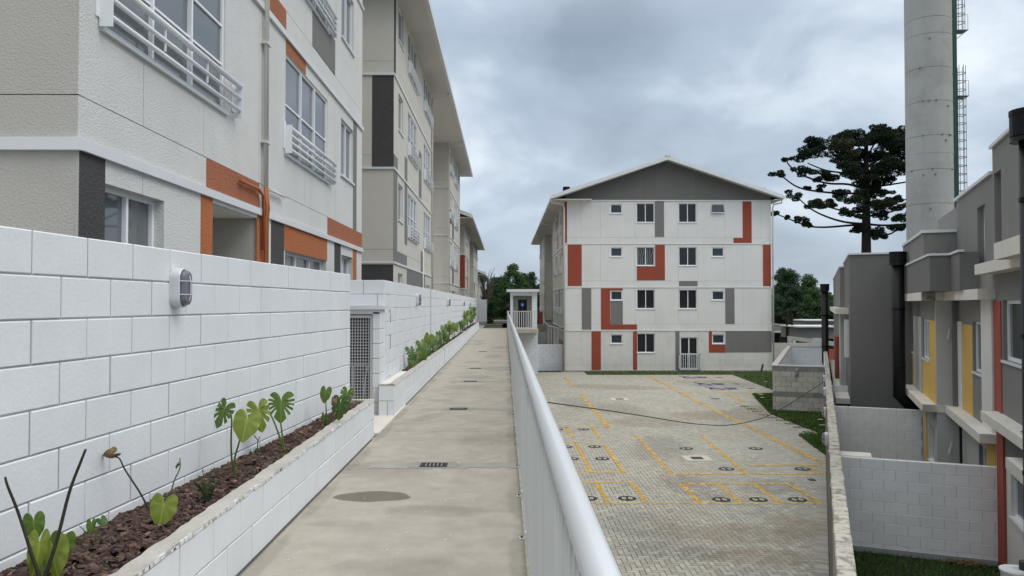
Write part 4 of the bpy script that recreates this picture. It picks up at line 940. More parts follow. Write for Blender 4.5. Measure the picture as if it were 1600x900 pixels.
g_ = MB(FG).box(gx(1059.5), gx(1093), .10, .14, gz(554), gz(552)).box(gx(1059.5), gx(1093), .10, .14, gz(577.5), gz(575.8)).box(gx(1059.5), gx(1060.8), .02, .14, gz(577.5), gz(552)).box(gx(1091.7), gx(1093), .02, .14, gz(577.5), gz(552)).build('guard_rail', M['rail'], G)
for k in range(9): u = gx(1063 + k * 3.35); MB(FG).box(u - .022, u + .022, .105, .135, gz(576), gz(554)).build('baluster', M['rail'], g_)
# gable
pk = onY(1043.5, 252, GY0); zt = bands[4]; rxm = gx(1043.5)
MB(FG).add([(gxl, 0, zt + .03), (gxr, 0, zt + .03), (gxr, 0, zt + .30), (rxm, 0, pk.z), (gxl, 0, zt + .30), (gxl, -.12, zt + .03), (gxr, -.12, zt + .03), (gxr, -.12, zt + .3), (rxm, -.12, pk.z), (gxl, -.12, zt + .3)],
           [(0, 1, 2, 3, 4), (5, 6, 7, 8, 9), (0, 1, 6, 5)]).build('gable', M['gable'], G)
for k in (1001, 1083): MB(FG).box(gx(k) - .004, gx(k) + .004, .0005, .002, zt + .05, zt + 1.6).build('gable_seam', M['wallgrey'], G)
core(G, gxl + .10, gxr - .10, GY0 + .14, 83, LOT, zt, M['dark'])
core(G, gxl - .0, gxl + .06, GY0 + .07, GY0 + .2, LOT, zt, M['panel'])
# side facing the walkway
FS = Frame((gxl, 0, 0), (0, 1, 0), (-1, 0, 0))
def side_wing(y0, y1, wins, nar, pr):
    for f in range(4):
        z = bands[f]; hs = [(a, b, z + 1.0, z + 2.4) for a, b in wins] + [(a, b, z + 1.3, z + 2.4) for a, b in nar]
        storey_wall(G, FS, y0, y1, z, hs, M['panel_side'], (y0 + 4, y0 + 8))
        for k, h in enumerate(hs):
            window(G, FS, *h, cols=2, dep=.06, rev=M['panel_side'])
            if k < len(wins): guard(G, FS, h[0] - .1, h[1] + .2, h[2], h[2] + .42)
        MB(FS).box(y0, y1, -.01, .04, z + FH - .04, z + FH + .02).build('band', M['trim'], G)
    for a, b, c, e, m in pr: paintp(G, FS, a, b, c, e, m, d=.01)
side_wing(GY0 + .02, 60.2, ((50.6, 52.8), (55, 57.4)), ((48.8, 49.8),), ((48.03, 48.5, 5.5, 7.9, RED), (50.1, 50.6, 4.6, 7.9, RED), (48.1, 48.7, LOT + .1, -.1, RED), (50.0, 52.9, -1.9, -.9, RED), (54.0, 54.8, 5.4, 7.9, RED), (53.0, 53.7, 1.2, 2.5, M['dgrey'])))
side_wing(71.6, 83.0, ((73, 75.3), (78.5, 81)), (), ((72.0, 72.8, 2.7, 4.8, RED), (71.62, 72.4, -.1, 1.0, M['dgrey'])))
FE = Frame((gxl, 71.6, 0), (1, 0, 0), (0, -1, 0))
for f in range(4): storey_wall(G, FE, 0, 4, bands[f], (), M['panel_side'], (1.6,)); MB(FE).box(-.04, 4, -.01, .04, bands[f] - .04, bands[f] + .02).build('band', M['trim'], G)
FQ = Frame((gxl + 1.6, 0, 0), (0, 1, 0), (-1, 0, 0))
o = [c for c in G.children if c.name.startswith('core')][0]; bpy.data.objects.remove(o)
core(G, gxl + .18, gxr - .10, GY0 + .16, 60.1, LOT, zt, M['dark']); core(G, gxl + 1.7, gxr - .1, 60.1, 71.7, LOT, zt, M['dark']); core(G, gxl + .18, gxr - .1, 71.7, 82.9, LOT, zt, M['dark'])
MB().box(gxl + .02, gxl + 1.7, 60.2, 60.25, LOT, zt).build('end_wall', M['panel_side'], G)
for f in range(4): panel(G, FQ, 60.2, 71.6, bands[f], bands[f] + FH, M['panel_side'])
MB().box(gxr - .1, gxr, GY0 + .06, 83, LOT, zt).build('end_wall', M['panel_side'], G)
# roof
xe_l, xe_r = onY(863.5, 306, 47.25).x, onY(1224, 306, 47.25).x; ze = onY(863.5, 309, 47.25).z; zr = onY(1043.5, 243, 47.25).z
rm = (xe_l + xe_r) / 2 * 0 + onY(1043.5, 250, 47.25).x
rf = MB(); 
def slope(mb, xa, za, xb, zb_, y0, y1, t0, t1):
    mb.add([(xa, y0, za + t0), (xb, y0, zb_ + t0), (xb, y1, zb_ + t0), (xa, y1, za + t0), (xa, y0, za + t1), (xb, y0, zb_ + t1), (xb, y1, zb_ + t1), (xa, y1, za + t1)],
           [(0, 3, 2, 1), (4, 5, 6, 7), (0, 1, 5, 4), (1, 2, 6, 5), (2, 3, 7, 6), (3, 0, 4, 7)])
slope(rf, xe_l, ze, rm, zr - .22, 47.27, 83.8, .03, .15); slope(rf, rm, zr - .22, xe_r, ze, 47.27, 83.8, .03, .15)
rf_ = rf.build('roof', M['roof'], G)
vb = MB(); slope(vb, xe_l, ze, rm, zr - .22, 47.21, 47.265, -.03, .20); slope(vb, rm, zr - .22, xe_r, ze, 47.21, 47.265, -.03, .20); vb.build('verge_board', M['roofm'], rf_)
vb = MB(); slope(vb, xe_l + .06, ze, rm, zr - .22, 47.235, 47.262, -.085, -.032); slope(vb, rm, zr - .22, xe_r - .06, ze, 47.235, 47.262, -.085, -.032); vb.build('verge_trim', M['wallgrey'], rf_)
MB().box(rm - .16, rm + .16, 47.18, 83.8, zr - .03, zr + .03).build('ridge_cap', M['roofm'], rf_)
cor = MB()
for k in range(60): y_ = 47.5 + k * .6; slope(cor, xe_l + .05, ze, rm, zr - .22, y_, y_ + .06, .151, .18); slope(cor, rm, zr - .22, xe_r - .05, ze, y_, y_ + .06, .151, .18)
tag(cor.build('roof_ribs', M['roof'], rf_), kind='stuff')
MB().box(xe_l - .10, xe_l, 47.2, 83.8, ze - .04, ze + .13).build('gutter', M['roofm'], rf_); MB().box(xe_r, xe_r + .10, 47.2, 83.8, ze - .04, ze + .13).build('gutter', M['roofm'], rf_)
MB().box(xe_l, gxl + 1.6, 47.3, 83.7, ze - .10, ze - .06).box(gxr, xe_r, 47.3, 83.7, ze - .10, ze - .06).build('soffit', M['soffit'], rf_)
gutter_pipe(G, [(xe_l - .04, 47.6, ze - .05), (xe_l - .02, 47.6, ze - .25), (gxl - .1, 47.86, ze - .33), (gxl - .06, 47.88, ze - .6), (gxl - .06, 47.88, LOT)], r=.05)
gutter_pipe(G, [(xe_r + .04, 47.6, ze - .05), (xe_r + .02, 47.6, ze - .25), (gxr + .1, 47.86, ze - .33), (gxr + .06, 47.88, ze - .6), (gxr + .06, 47.88, LOT)], r=.05)
for y_ in (60.1, 71.4): gutter_pipe(G, [(xe_l - .04, y_, ze - .05), (xe_l, y_, ze - .3), (gxl - .05, y_, ze - .35), (gxl - .05, y_, LOT)], r=.04)
v = onY(885, 296, 50); t = thing('roof_vent', (v.x, 50, ze), 'short black roof vent behind the left slope of the gabled block', 'vent')
MB().cyl(v.x, 50, ze, v.z - .1, .10, 10).build('vent_pipe', M['black'], t); MB().cyl(v.x, 50, v.z - .1, v.z + .16, .24, 12).build('cowl', M['black'], t)
v = onY(1195.5, 292, 52); t = thing('roof_vent', (v.x, 52, ze), 'tiny white roof pipe near the right eave of the gabled block', 'vent'); MB().cyl(v.x, 52, ze, v.z, .05, 8).build('vent_pipe', M['trim'], t)
MB().box(gxl - .3, gxr + .3, GY0 - .06, GY0 - .002, LOT, LOT + .10).build('plinth', M['wallgrey'], G)
# ================================================================== LIFT TOWER AND STAIR WALLS
T = thing('lift_tower', (.95, 48.5, LOT), 'small white flat-roofed lift tower with a dark door at the walkway end', 'tower')
tx0, tx1 = onY(797.5, 480, 48).x, onY(839.3, 480, 48).x; dz0 = -.02
ztp = onY(820, 456, 48).z
Ft = Frame((0, 48, 0), (1, 0, 0), (0, -1, 0))
dl_, dr_ = onY(801.6, 480, 48).x, onY(830.8, 480, 48).x; dt_ = onY(815, 462, 48).z
block_wall(T, Frame((dr_ + .0, 48, 0), (1, 0, 0), (0, -1, 0)), tx1 - dr_, ztp, 12, limit=60, thick=.2, z_bot=0, bw=.4)
MB().box(tx0, dl_, 48, 48.2, 0, ztp).box(dl_, dr_, 48, 48.2, dt_, ztp).build('door_surround', M['paint_block'], T)
MB().box(tx0, tx0 + .12, 48.2, 50.2, LOT, ztp).box(tx1 - .12, tx1, 48.2, 50.2, LOT, ztp).box(tx0, tx1, 50.1, 50.2, LOT, ztp).build('side_wall', M['paint_block'], T)
MB().box(dl_, dr_, 48.45, 48.5, 0, dt_).build('recess_wall', M['wallgrey'], T)
la, lb = onY(809.6, 480, 48.4).x, onY(823.2, 480, 48.4).x; lz = onY(815, 468, 48.4).z
MB().box(la - .06, lb + .06, 48.42, 48.45, 0, lz + .12).build('lift_frame', M['wallgrey'], T)
ld_ = MB().box(la, (la + lb) / 2 - .006, 48.39, 48.42, 0, lz).box((la + lb) / 2 + .006, lb, 48.39, 48.42, 0, lz).build('lift_door', M['black'], T)
sg = onY(816.3, 476, 48.38); MB().box(sg.x - .10, sg.x + .10, 48.37, 48.388, sg.z - .1, sg.z + .1).build('sign', M['blueink'], ld_)
MB().cyl(0, 0, 0, .004, .035, 10).build('sign_head', M['whitesign'], None) if False else None
MB(Frame((sg.x, 48.37, sg.z), (1, 0, 0), (0, -1, 0))).box(-.015, .015, 0, .003, .03, .06).box(-.02, .02, 0, .003, -.03, .025).box(-.045, -.02, 0, .003, -.06, -.0).box(-.02, .04, 0, .003, -.055, -.035).build('sign_symbol', M['whitesign'], ld_)
MB().box(onY(791.5, 450, 47.7).x, onY(843, 450, 47.7).x, 47.7, 50.6, ztp, ztp + .16).build('roof_slab', M['roofm'], T)
px0, px1 = onY(802, 515, 46).x, onY(841, 515, 46).x
MB().box(.13, px1, 45.6, 48.0, -.22, -.004).build('landing', M['slab'], T)
block_wall(T, Frame((onY(806, 550, 47).x, 47.0, 0), (1, 0, 0), (0, -1, 0)), tx1 - onY(806, 550, 47).x, -.22, 13, limit=80, thick=.3)
MB().box(.1, onY(806, 550, 47).x, 47.4, 47.6, LOT, -.22).build('side_wall', M['wallgrey'], T)
t = thing('landing_railing', (.9, 45.9, 0), 'short white railing around the landing in front of the lift', 'railing')
rx1 = onY(836.6, 490, 45.9).x
MB().box(RX, rx1, 45.88, 45.93, 1.03, 1.08).build('top_bar', M['rail'], t); MB().box(RX, rx1, 45.89, 45.92, .06, .10).build('bottom_bar', M['rail'], t)
MB().box(rx1 - .03, rx1, 45.92, 48, 1.03, 1.08).build('top_bar', M['rail'], t)
for k in range(13): x = RX + .05 + k * (rx1 - RX - .08) / 12; MB().box(x - .022, x + .022, 45.895, 45.915, .10, 1.03).build('baluster', M['rail'], t)
t = thing('stair_wall', (3, 50, LOT), 'white block walls stepping up beside the lift tower towards the stairs', 'wall')
sx0 = tx1 + .02
block_wall(t, Frame((sx0, 48.6, 0), (1, 0, 0), (0, -1, 0)), gxl - sx0 - .1, -1.05, 8, limit=60, thick=.2, bh=.21)
MB().box(sx0, gxl - 1.1, 49.6, 49.8, LOT, -.32).build('upper_wall', M['wallgrey'], t); MB().box(sx0, gxl - .9, 52.5, 52.7, LOT, .1).build('back_wall', M['wallgrey'], t)
MB().box(gxl - 1.2, gxl - .9, 58, 58.2, LOT, .9).build('door_panel', M['housered'], t)
t = thing('stair_railing', (gxl - .5, 49, -1), 'white stair handrail beside the gabled block', 'railing')
for k in range(5): x = gxl - 1.0 + k * .2; MB().box(x - .015, x + .015, 48.9, 48.93, -1.05, -.1 + .02 * k).build('baluster', M['rail'], t)
MB().tube([(gxl - 1.3, 49, .45), (gxl - 1.0, 49, .1), (gxl - .15, 49, -.05)], .03, 6).build('handrail', M['rail'], t)
# low structures beyond the walkway end
t = thing('low_shelter', (-.4, 60, -1), 'low white flat-roofed shelter just beyond the end of the walkway', 'shelter')
a_, b_ = onY(771, 505, 60).x, onY(793, 505, 60).x; z1 = onY(780, 501, 60).z; z2 = onY(780, 505, 60).z
MB().box(a_, b_ + 1, 60, 63, z2, z1).build('roof_slab', M['slab'], t); MB().box(a_ + .2, a_ + .5, 60.2, 63, -3.4, z2).box(b_ + .1, b_ + .5, 60.2, 63, -3.4, z2).box(a_ + .5, b_ + .1, 62.8, 63, -3.4, z2).build('wall', M['wallgrey'], t)
MB().box(a_ + .5, b_ + .1, 60.3, 60.4, -3.4, z2 - .35).build('half_wall', M['wallgrey'], t)
t = thing('parapet', (-1.2, 56, -.2), 'low pale parapet between the last wall and the shelter', 'wall'); MB().box(-1.9, -.2, 56, 56.2, -3.4, onY(762, 508, 56).z).bbox(-1.95, -.15, 55.95, 56.25, onY(762, 508, 56).z, onY(762, 506.5, 56).z).build('wall', M['slab'], t)

# ================================================================== CAR PARK
def lot(px, py, dz=0): return onZ(px, py, LOT + dz)
def wall_line_x(y, q): return (q + y * math.sin(PHI)) / math.cos(PHI)        # x on the line q = const
def L2(pts): return [(lot(*p).x, lot(*p).y) for p in pts]
strip_y = lot(1000, 585.5).y
patches = [L2([(1146, 586), (1207.5, 609.5)]) , ]
c1 = lot(1146, 586); c2 = lot(1207.5, 609.3); c3 = lot(1175.5, 616.5); c4 = lot(1207.5, 616); c5 = lot(1203, 646.5); c6 = lot(1281, 677.5); c7 = lot(1248, 680); c8 = lot(1289, 711)
enc_p = (lot(1207.5, 642).dot(DV) + lot(1286, 647).dot(DV)) / 2
enc_ql = lot(1207.5, 642).dot(EV); QW0, QW1 = .12, .27
encL = cf(enc_p, enc_ql, 0); encR = cf(enc_p, QW0, 0)
patches = [[(c1.x, c1.y), (c2.x, c2.y), (encL.x + (c2.y - encL.y) * math.tan(PHI) + .1, c2.y), (encL.x + 14.6 * math.sin(PHI), encL.y + 14.6 * math.cos(PHI)), (gxr + 1.5, GY0 - .06), (gxl + 1.2, GY0 - .06), (gxl + 1.2, strip_y), (c1.x, strip_y)],
           [(c3.x, c3.y), (encL.x + (c3.y - encL.y) * math.tan(PHI) + .1, c3.y), (encL.x, encL.y), (c5.x, c5.y)],
           [(c5.x, c5.y), (encL.x, encL.y), (encR.x, encR.y), (wall_line_x(c6.y, QW0), c6.y), (c6.x, c6.y)],
           [(c7.x, c7.y), (wall_line_x(c7.y, QW0), c7.y), (wall_line_x(c8.y, QW0), c8.y), (c8.x, c8.y)]]
def inside(px, py, poly):
    n = len(poly); r = np.zeros(px.shape, bool)
    for i in range(n):
        x1, y1 = poly[i]; x2, y2 = poly[(i + 1) % n]
        c = ((y1 > py) != (y2 > py)) & (px < (x2 - x1) * (py - y1) / ((y2 - y1) or 1e-9) + x1); r ^= c
    return r
park = MB().add([(.12, 7.5, LOT - .012), (wall_line_x(7.5, .13), 7.5, LOT - .012), (wall_line_x(48, .13), 48, LOT - .012), (.12, 48, LOT - .012)], [(0, 1, 2, 3)]).build('car_park', M['joint']); tag(park, kind='structure')
def pavers():
    # herringbone of 0.2 x 0.1 pavers, joints recessed
    C = []; a = .1
    nx = int(19 / a); ny = int(41 / a)
    for j in range(ny):
        for i in range(-2, nx):
            k = (i - j) % 4
            x = .15 + i * a; y = 8.0 + j * a
            if k == 0: C.append((x + a, y + a / 2, 0))
            elif k == 3: C.append((x + a / 2, y + a, 1)) if True else None
    C = np.array(C)
    return C
def herring():
    a = .1; out = []
    # horizontal brick at cells (i,j),(i+1,j) when (i-j)%4==0 ; vertical brick at (i,j),(i,j+1) when (i-j)%4==3 -> its top cell (i,j+1) has (i-j-1)%4==2
    for j in range(-1, 402):
        for i in range(-1, 185):
            k = (i - j) % 4
            if k == 0: out.append((.13 + i * a + a, 8.0 + j * a + a / 2, 0))
            elif k == 3: out.append((.13 + i * a + a / 2, 8.0 + j * a + a, 1))
    return np.array(out)
C = herring(); cx, cy, ori = C[:, 0], C[:, 1], C[:, 2]
qq = cx * math.cos(PHI) - cy * math.sin(PHI)
keep = (cx > .16) & (cy < 47.9) & (qq < QW0 - .17)
for P in patches: keep &= ~inside(cx, cy, P)
C = C[keep]
st = []                                            # soldier course along the boundary wall
for k in range(int((c8.y + 6) / .1)):
    p = 8.0 + k * .104; q = QW0 - .145; P = cf(p, q, 0)
    if P.y < 46: st.append((P.x, P.y, 2))
st = np.array(st); ks = np.ones(len(st), bool)
for P in patches: ks &= ~inside(st[:, 0], st[:, 1], P)
C = np.concatenate([C, st[ks]])
def paver_geo(cx, cy, ori, top=0.0, j=.0035):
    """returns 8 verts per paver (top inset quad and lower outer quad)"""
    n = len(cx); hw = np.where(ori == 0, .1, np.where(ori == 1, .05, .05)) - j; hh = np.where(ori == 0, .05, np.where(ori == 1, .1, .10)) - j
    ang = np.where(ori == 2, -PHI + math.pi / 2, 0.0); hw2 = np.where(ori == 2, .11, hw); hh2 = np.where(ori == 2, .048, hh)
    ang = np.where(ori == 2, -PHI, 0.0)
    V = np.zeros((n, 8, 3)); tz = rng.normal(0, .0012, n) + top + np.where(ori == 2, .004, 0); b = .005
    for k, (sx, sy) in enumerate(((-1, -1), (1, -1), (1, 1), (-1, 1))):
        for lv in (0, 1):
            dx = sx * (hw2 - (b if lv else 0)); dy = sy * (hh2 - (b if lv else 0))
            V[:, lv * 4 + k, 0] = cx + dx * np.cos(ang) - dy * np.sin(ang); V[:, lv * 4 + k, 1] = cy + dx * np.sin(ang) + dy * np.cos(ang)
            V[:, lv * 4 + k, 2] = LOT + tz - (0 if lv else .010)
    return V
QF = [(4, 5, 6, 7), (0, 1, 5, 4), (1, 2, 6, 5), (2, 3, 7, 6), (3, 0, 4, 7)]
pxs = 800 + 1200 * (C[:, 0] - C[:, 1] * math.tan(YAW)) / np.maximum(C[:, 1], .1); pys = 475 + 1200 * 4.24 / C[:, 1]
vis = (pys < 905) & (pxs < 1305) & (pxs > 0.348 * (pys - 487) + 795)
order = np.lexsort((C[:, 1], ~vis)); first = order[:300]; rest_ = order[300:]
V = paver_geo(C[:, 0], C[:, 1], C[:, 2]); shade = rng.normal(1, .085, len(C)).clip(.75, 1.25)
Vr = V[rest_].reshape(-1, 3); nR = len(rest_); Fr = (np.array(QF)[None] + (np.arange(nR) * 8)[:, None, None]).reshape(-1, 4)
o = mesh_obj('far_pavers', Vr, Fr, M['paver'], park.name); tag(o, kind='stuff')
at_ = o.data.attributes.new('shade', 'FLOAT', 'FACE'); at_.data.foreach_set('value', np.repeat(shade[rest_], 5).astype(np.float32))
pm = {}
for i in first:
    key = (int(C[i, 2]), int(rng.integers(0, 6)))
    if key not in pm:
        v8 = paver_geo(np.array([0.0]), np.array([0.0]), np.array([float(key[0])]))[0]; me = bpy.data.meshes.new('paver'); v8[:, 2] -= LOT
        me.from_pydata(v8.tolist(), [], QF); me.materials.append(M['paver']); a_t = me.attributes.new('shade', 'FLOAT', 'FACE'); a_t.data.foreach_set('value', [.82 + .07 * key[1]] * 5); pm[key] = me
    o = bpy.data.objects.new('paver', pm[key]); COL.objects.link(o); o.parent = park; o.location = Vector((C[i, 0], C[i, 1], LOT)) - WL[park.name]
# markings
def line(p0, p1, w=.10, m=None):
    a, b = lot(*p0), lot(*p1); d = (b - a).normalized(); n = Vector((-d.y, d.x, 0)) * w / 2; z = LOT + .006
    MB().quad((a.x - n.x, a.y - n.y, z), (b.x - n.x, b.y - n.y, z), (b.x + n.x, b.y + n.y, z), (a.x + n.x, a.y + n.y, z)).build('marking', m or M['line'], park)
for a, b in (((931, 755), (950, 785)), ((988, 755), (1010, 785)), ((1064, 755), (1093, 785)), ((1121, 757), (1157, 785)), ((1177, 757), (1219, 785)), ((1234, 757), (1278, 785)),
             ((899, 692), (923, 737)), ((944, 695), (975, 738)), ((993, 680), (1048, 740)), ((1095, 680), (1164, 739)), ((1060, 613), (1287, 725)), ((1012, 588), (1060, 611)),
             ((1265, 729), (1286, 741)), ((885, 667), (896, 686)), ((925, 668), (937, 686)), ((907.6, 616), (952, 669)), ((882, 589), (893.6, 602)), ((1136, 616), (1162, 628))):
    line(a, b, .115 if a[1] > 650 else .16)
for a, b in (((905, 786.5), (1289, 786.5)), ((900, 754), (990, 754)), ((1066, 756), (1234, 756)), ((893, 738), (976, 738)), ((1050, 740.5), (1284, 740.5)), ((1166, 727), (1289, 727)),
             ((862, 667), (952, 667)), ((840, 592), (885, 592)), ((1022, 594), (1148, 594.5)), ((1060, 614), (1207, 614)), ((862, 692), (945, 692))):
    line(a, b, .14 if a[1] > 650 else .22, M['linefaint'])
def disc(px, py, r=.27, faint=False):
    c = lot(px, py); z = LOT + .0075; n = 26
    d_ = MB().quad(*[(c.x + r * math.cos(2 * math.pi * k / n), c.y + r * math.sin(2 * math.pi * k / n), z) for k in range(n)]).build('number_disc', M['discblack'], park)
    for s in (-1, 1):
        mb = MB(); rx, ry = r * .24, r * .46; x0 = c.x + s * r * .36
        vs = [(x0 + rx * f * math.cos(2 * math.pi * k / 12), c.y + ry * (f if f == 1 else .5) * math.sin(2 * math.pi * k / 12), z + .002) for f in (1, .25) for k in range(12)]
        mb.add(vs, [(k, (k + 1) % 12, 12 + (k + 1) % 12, 12 + k) for k in range(12)]); mb.build('digit', M['discnum'], d_)
for p in ((919, 779), (980, 779), (1127, 781), (1185, 781), (1246, 781), (893, 717), (941, 717), (884, 698), (929, 698), (871, 671), (912, 671), (1135, 733), (1254, 733), (1072, 701), (1181, 701)): disc(*p, r=.20)
for p in ((1163, 635), (1174, 639), (1183, 643), (1193, 648), (1207, 652.5), (1220, 657), (1234, 662), (1248, 668), (1263, 675), (1118, 623), (1173, 607), (1151, 600), (1124, 590)): disc(*p, r=.19)
for cxp, cyp in ((1079, 589.5), (1104, 600), (1122, 607)):
    c = lot(cxp, cyp); z = LOT + .008; s = MB()
    X = lambda u, v: (c.x + u * .55, c.y + v * 1.0, z)
    s.quad(X(-.9, .5), X(-.62, .5), X(-.62, .8), X(-.9, .8)); s.quad(X(-.75, -.1), X(-.55, -.1), X(-.5, .45), X(-.72, .45)); s.quad(X(-.7, -.1), X(.1, -.2), X(.1, .05), X(-.7, .1)); s.quad(X(-.1, -.15), X(.3, -.7), X(.5, -.6), X(.1, .0))
    s.quad(X(-.72, .15), X(-.1, .12), X(-.1, .3), X(-.72, .35))
    n = 18
    for k in range(n):
        t0 = 1.9 + 4.2 * k / n; t1 = 1.9 + 4.2 * (k + 1) / n
        s.quad(X(-.3 + .62 * math.cos(t0), -.35 + .5 * math.sin(t0)), X(-.3 + .62 * math.cos(t1), -.35 + .5 * math.sin(t1)), X(-.3 + .45 * math.cos(t1), -.35 + .36 * math.sin(t1)), X(-.3 + .45 * math.cos(t0), -.35 + .36 * math.sin(t0)))
    s.box(c.x + .35, c.x + .85, c.y - .5, c.y - .15, z - .001, z); s.box(c.x + .3, c.x + .95, c.y + .0, c.y + .3, z - .001, z)
    s.build('wheelchair_symbol', M['navy'], park)
for i, (p, w, lb) in enumerate((((1089, 716.5), .72, 'square pale concrete inspection cover with dark centre in the car park'), ((968, 624), .8, 'far square inspection cover near the gabled block'))):
    c = lot(*p); t = thing('inspection_cover', (c.x, c.y, LOT), lb, 'cover', 'inspection covers')
    MB().box(c.x - w / 2, c.x + w / 2, c.y - w / 2, c.y + w / 2, LOT + .002, LOT + .014).build('surround', M['manhole'], t); MB().box(c.x - w * .22, c.x + w * .22, c.y - w * .22, c.y + w * .22, LOT + .014, LOT + .02).build('lid', M['rust'], t)
c = lot(1268, 750); t = tag(MB().box(c.x - .08, c.x + .08, c.y - .08, c.y + .08, LOT + .001, LOT + .012).build('floor_grate', M['rust']), 'tiny square drain near the right edge of the car park', 'drain')
c = lot(1105, 768); MB().quad(*[(x, y, LOT + .005) for x, y, _ in blob_sheet(c.x, c.y, .55, .35, 0, 36, .06, 21)]).build('cement_smear', worn_paint('cement_smear', (.45, .43, .38), .42), park)
rs2 = random.Random(4)
for px_, py_, rx_, ry_, k_ in ((1150, 835, 1.6, .8, 'sandy'), (1190, 870, 1.2, .6, 'sandy'), (960, 605, 3.2, 1.6, 'sandy'), (1130, 650, 2.6, 1.8, 'sandy'), (1010, 660, 2.2, 1.5, 'sandy'), (1210, 640, 2.0, 2.0, 'sandy'), (1240, 820, .7, .9, 'sandy'),
                           (970, 640, 1.5, 2.5, 'tyre'), (1030, 700, 1.2, 2.5, 'tyre'), (1080, 760, .8, 1.6, 'tyre'), (1000, 820, 1.0, 1.2, 'tyre'), (1120, 600, 3, 2.5, 'tyre'), (900, 630, .9, 3, 'tyre'), (1200, 760, .8, 1.0, 'tyre'), (1050, 860, 1.2, .7, 'tyre')):
    c = lot(px_, py_); stain(c.x, c.y, rx_, ry_, M[k_], park, LOT + .0042 + .00004 * rs2.randint(0, 20), rs2.uniform(-.3, .3), int(px_), 'stain', .25)
# grass patches
for i, P in enumerate(patches):
    zt_ = LOT + .03
    gp = MB().prism(P, LOT - .02, zt_).build('grass_patch', M['grassbase']); tag(gp, kind='structure')
    n_ = 5200 if i != 3 else 1600; xs = np.array([p[0] for p in P]); ys = np.array([p[1] for p in P])
    X_ = rng.uniform(xs.min(), xs.max(), n_ * 3); Y_ = rng.uniform(ys.min(), ys.max(), n_ * 3); k_ = inside(X_, Y_, P); X_ = X_[k_][:n_]; Y_ = Y_[k_][:n_]; n_ = len(X_)
    V = np.zeros((n_, 3, 3)); a = rng.uniform(0, 6.28, n_); w = .02; h = rng.uniform(.03, .09, n_)
    V[:, 0] = np.stack([X_ - w * np.cos(a), Y_ - w * np.sin(a), np.full(n_, zt_)], 1); V[:, 1] = np.stack([X_ + w * np.cos(a), Y_ + w * np.sin(a), np.full(n_, zt_)], 1)
    V[:, 2] = np.stack([X_ + rng.normal(0, .03, n_), Y_ + rng.normal(0, .03, n_), zt_ + h], 1)
    o = mesh_obj('grass', V.reshape(-1, 3), (np.arange(n_ * 3).reshape(-1, 3)), M['grass'], gp.name); tag(o, kind='stuff')
lit = MB()
for p in ((1196, 599), (1282, 659), (1190, 619), (1187, 618.5), (1191, 624), (1285, 668)):
    c = lot(*p); lit.quad(*[(x, y, LOT + .09) for x, y, _ in blob_sheet(c.x, c.y, .11, .07, 0, 8, .2, int(c.x * 100))])
tag(lit.build('litter', M['speck'], None), 'scraps of white paper scattered on the grass patches', 'litter', kind='stuff')
# ================================================================== BOUNDARY WALL, ENCLOSURE
t = thing('boundary_wall', cf(18, .2, LOT), 'long low rendered wall with lichen-stained top between the car park and the houses', 'wall')
ZW = -.94
MB(lambda p, q, z: cf(p, q, z)).box(3.0, 47.5, QW0, QW1 - .01, YARD, ZW - .05).build('wall', M['wallgrey'], t)
p = 3.0; k = 0
while p < 47.4:
    l = .395 if p < 30 else 2.0; j_ = random.uniform(-.008, .008)
    MB(lambda a, b, c: cf(a, b, c)).bbox(p + .003, min(p + l - .003, 47.5), QW0 - .012 + j_, QW1 + .008 + j_, ZW - .06, ZW + random.uniform(-.006, .006), b=.012).build('coping_block', M['mossy'], t); p += l
for pz in (11.5, 14.2, 17.0, 21, 25): MB(lambda a, b, c: cf(a, b, c)).box(pz, pz + .16, QW0 - .03, QW0 - .001, LOT, ZW - .07).build('pilaster', M['wallgrey'], t)
for i, (px, py, Z, lb) in enumerate(((1291, 686, 15.3, 'oval lamp nearest the camera on the car park side of the boundary wall'), (1286, 644, 19.7, 'second oval lamp along the top of the boundary wall'),
                                 (1284.5, 612, 23.0, 'third oval lamp along the boundary wall'), (1283.5, 592, 27.6, 'farthest oval lamp on the boundary wall, by the grey block enclosure'))):
    P = CAM + ray(px, py) * Z; p_ = P.dot(DV); bulkhead(cf(p_, QW0, P.z), -EV, lb, 'lamps on the boundary wall', s=1.15)
E = thing('block_enclosure', cf(enc_p, enc_ql / 2, LOT), 'roofless enclosure of bare grey concrete blocks, painted white inside', 'enclosure')
Fe = Frame(DV * enc_p + EV * enc_ql, EV, -DV); wE = QW0 - enc_ql
block_wall(E, Fe, wE, -.95, 9, m=[M['grey_block'], M['grey_block_dark']], mm=M['mortar_grey'], keep=lambda r: r in (0, 5), joint=.014, phase=.11, limit=120)
CF = lambda p, q, z: cf(p, q, z)
MB(CF).box(enc_p - .02, enc_p + .16, enc_ql - .03, QW0 - .015, -.95, -.90).build('front_coping', M['trim'], E)
pE2 = enc_p + 14.6
MB(CF).box(enc_p + .15, pE2, enc_ql, enc_ql + .15, LOT, -.952).build('side_wall', M['grey_block'], E)
MB(CF).box(enc_p + .16, pE2, enc_ql + .151, enc_ql + .17, LOT, -.953).build('white_lining', M['paint_block'], E)
MB(CF).box(enc_p + .16, pE2 + .2, enc_ql - .03, enc_ql + .2, -.95, -.90).build('side_coping', M['cap_mortar'], E)
block_wall(E, Frame(DV * pE2 + EV * (enc_ql + .17), EV, -DV), QW0 - enc_ql - .19, -.95, 9, limit=120, bw=.8)
MB(CF).box(pE2 - .02, pE2 + .2, enc_ql, QW0, -.948, -.90).build('back_coping', M['cap_mortar'], E); MB(CF).box(pE2, pE2 + .3, QW0 - .6, QW0 - .1, LOT, -.45).build('corner_post', M['paint_block'], E)
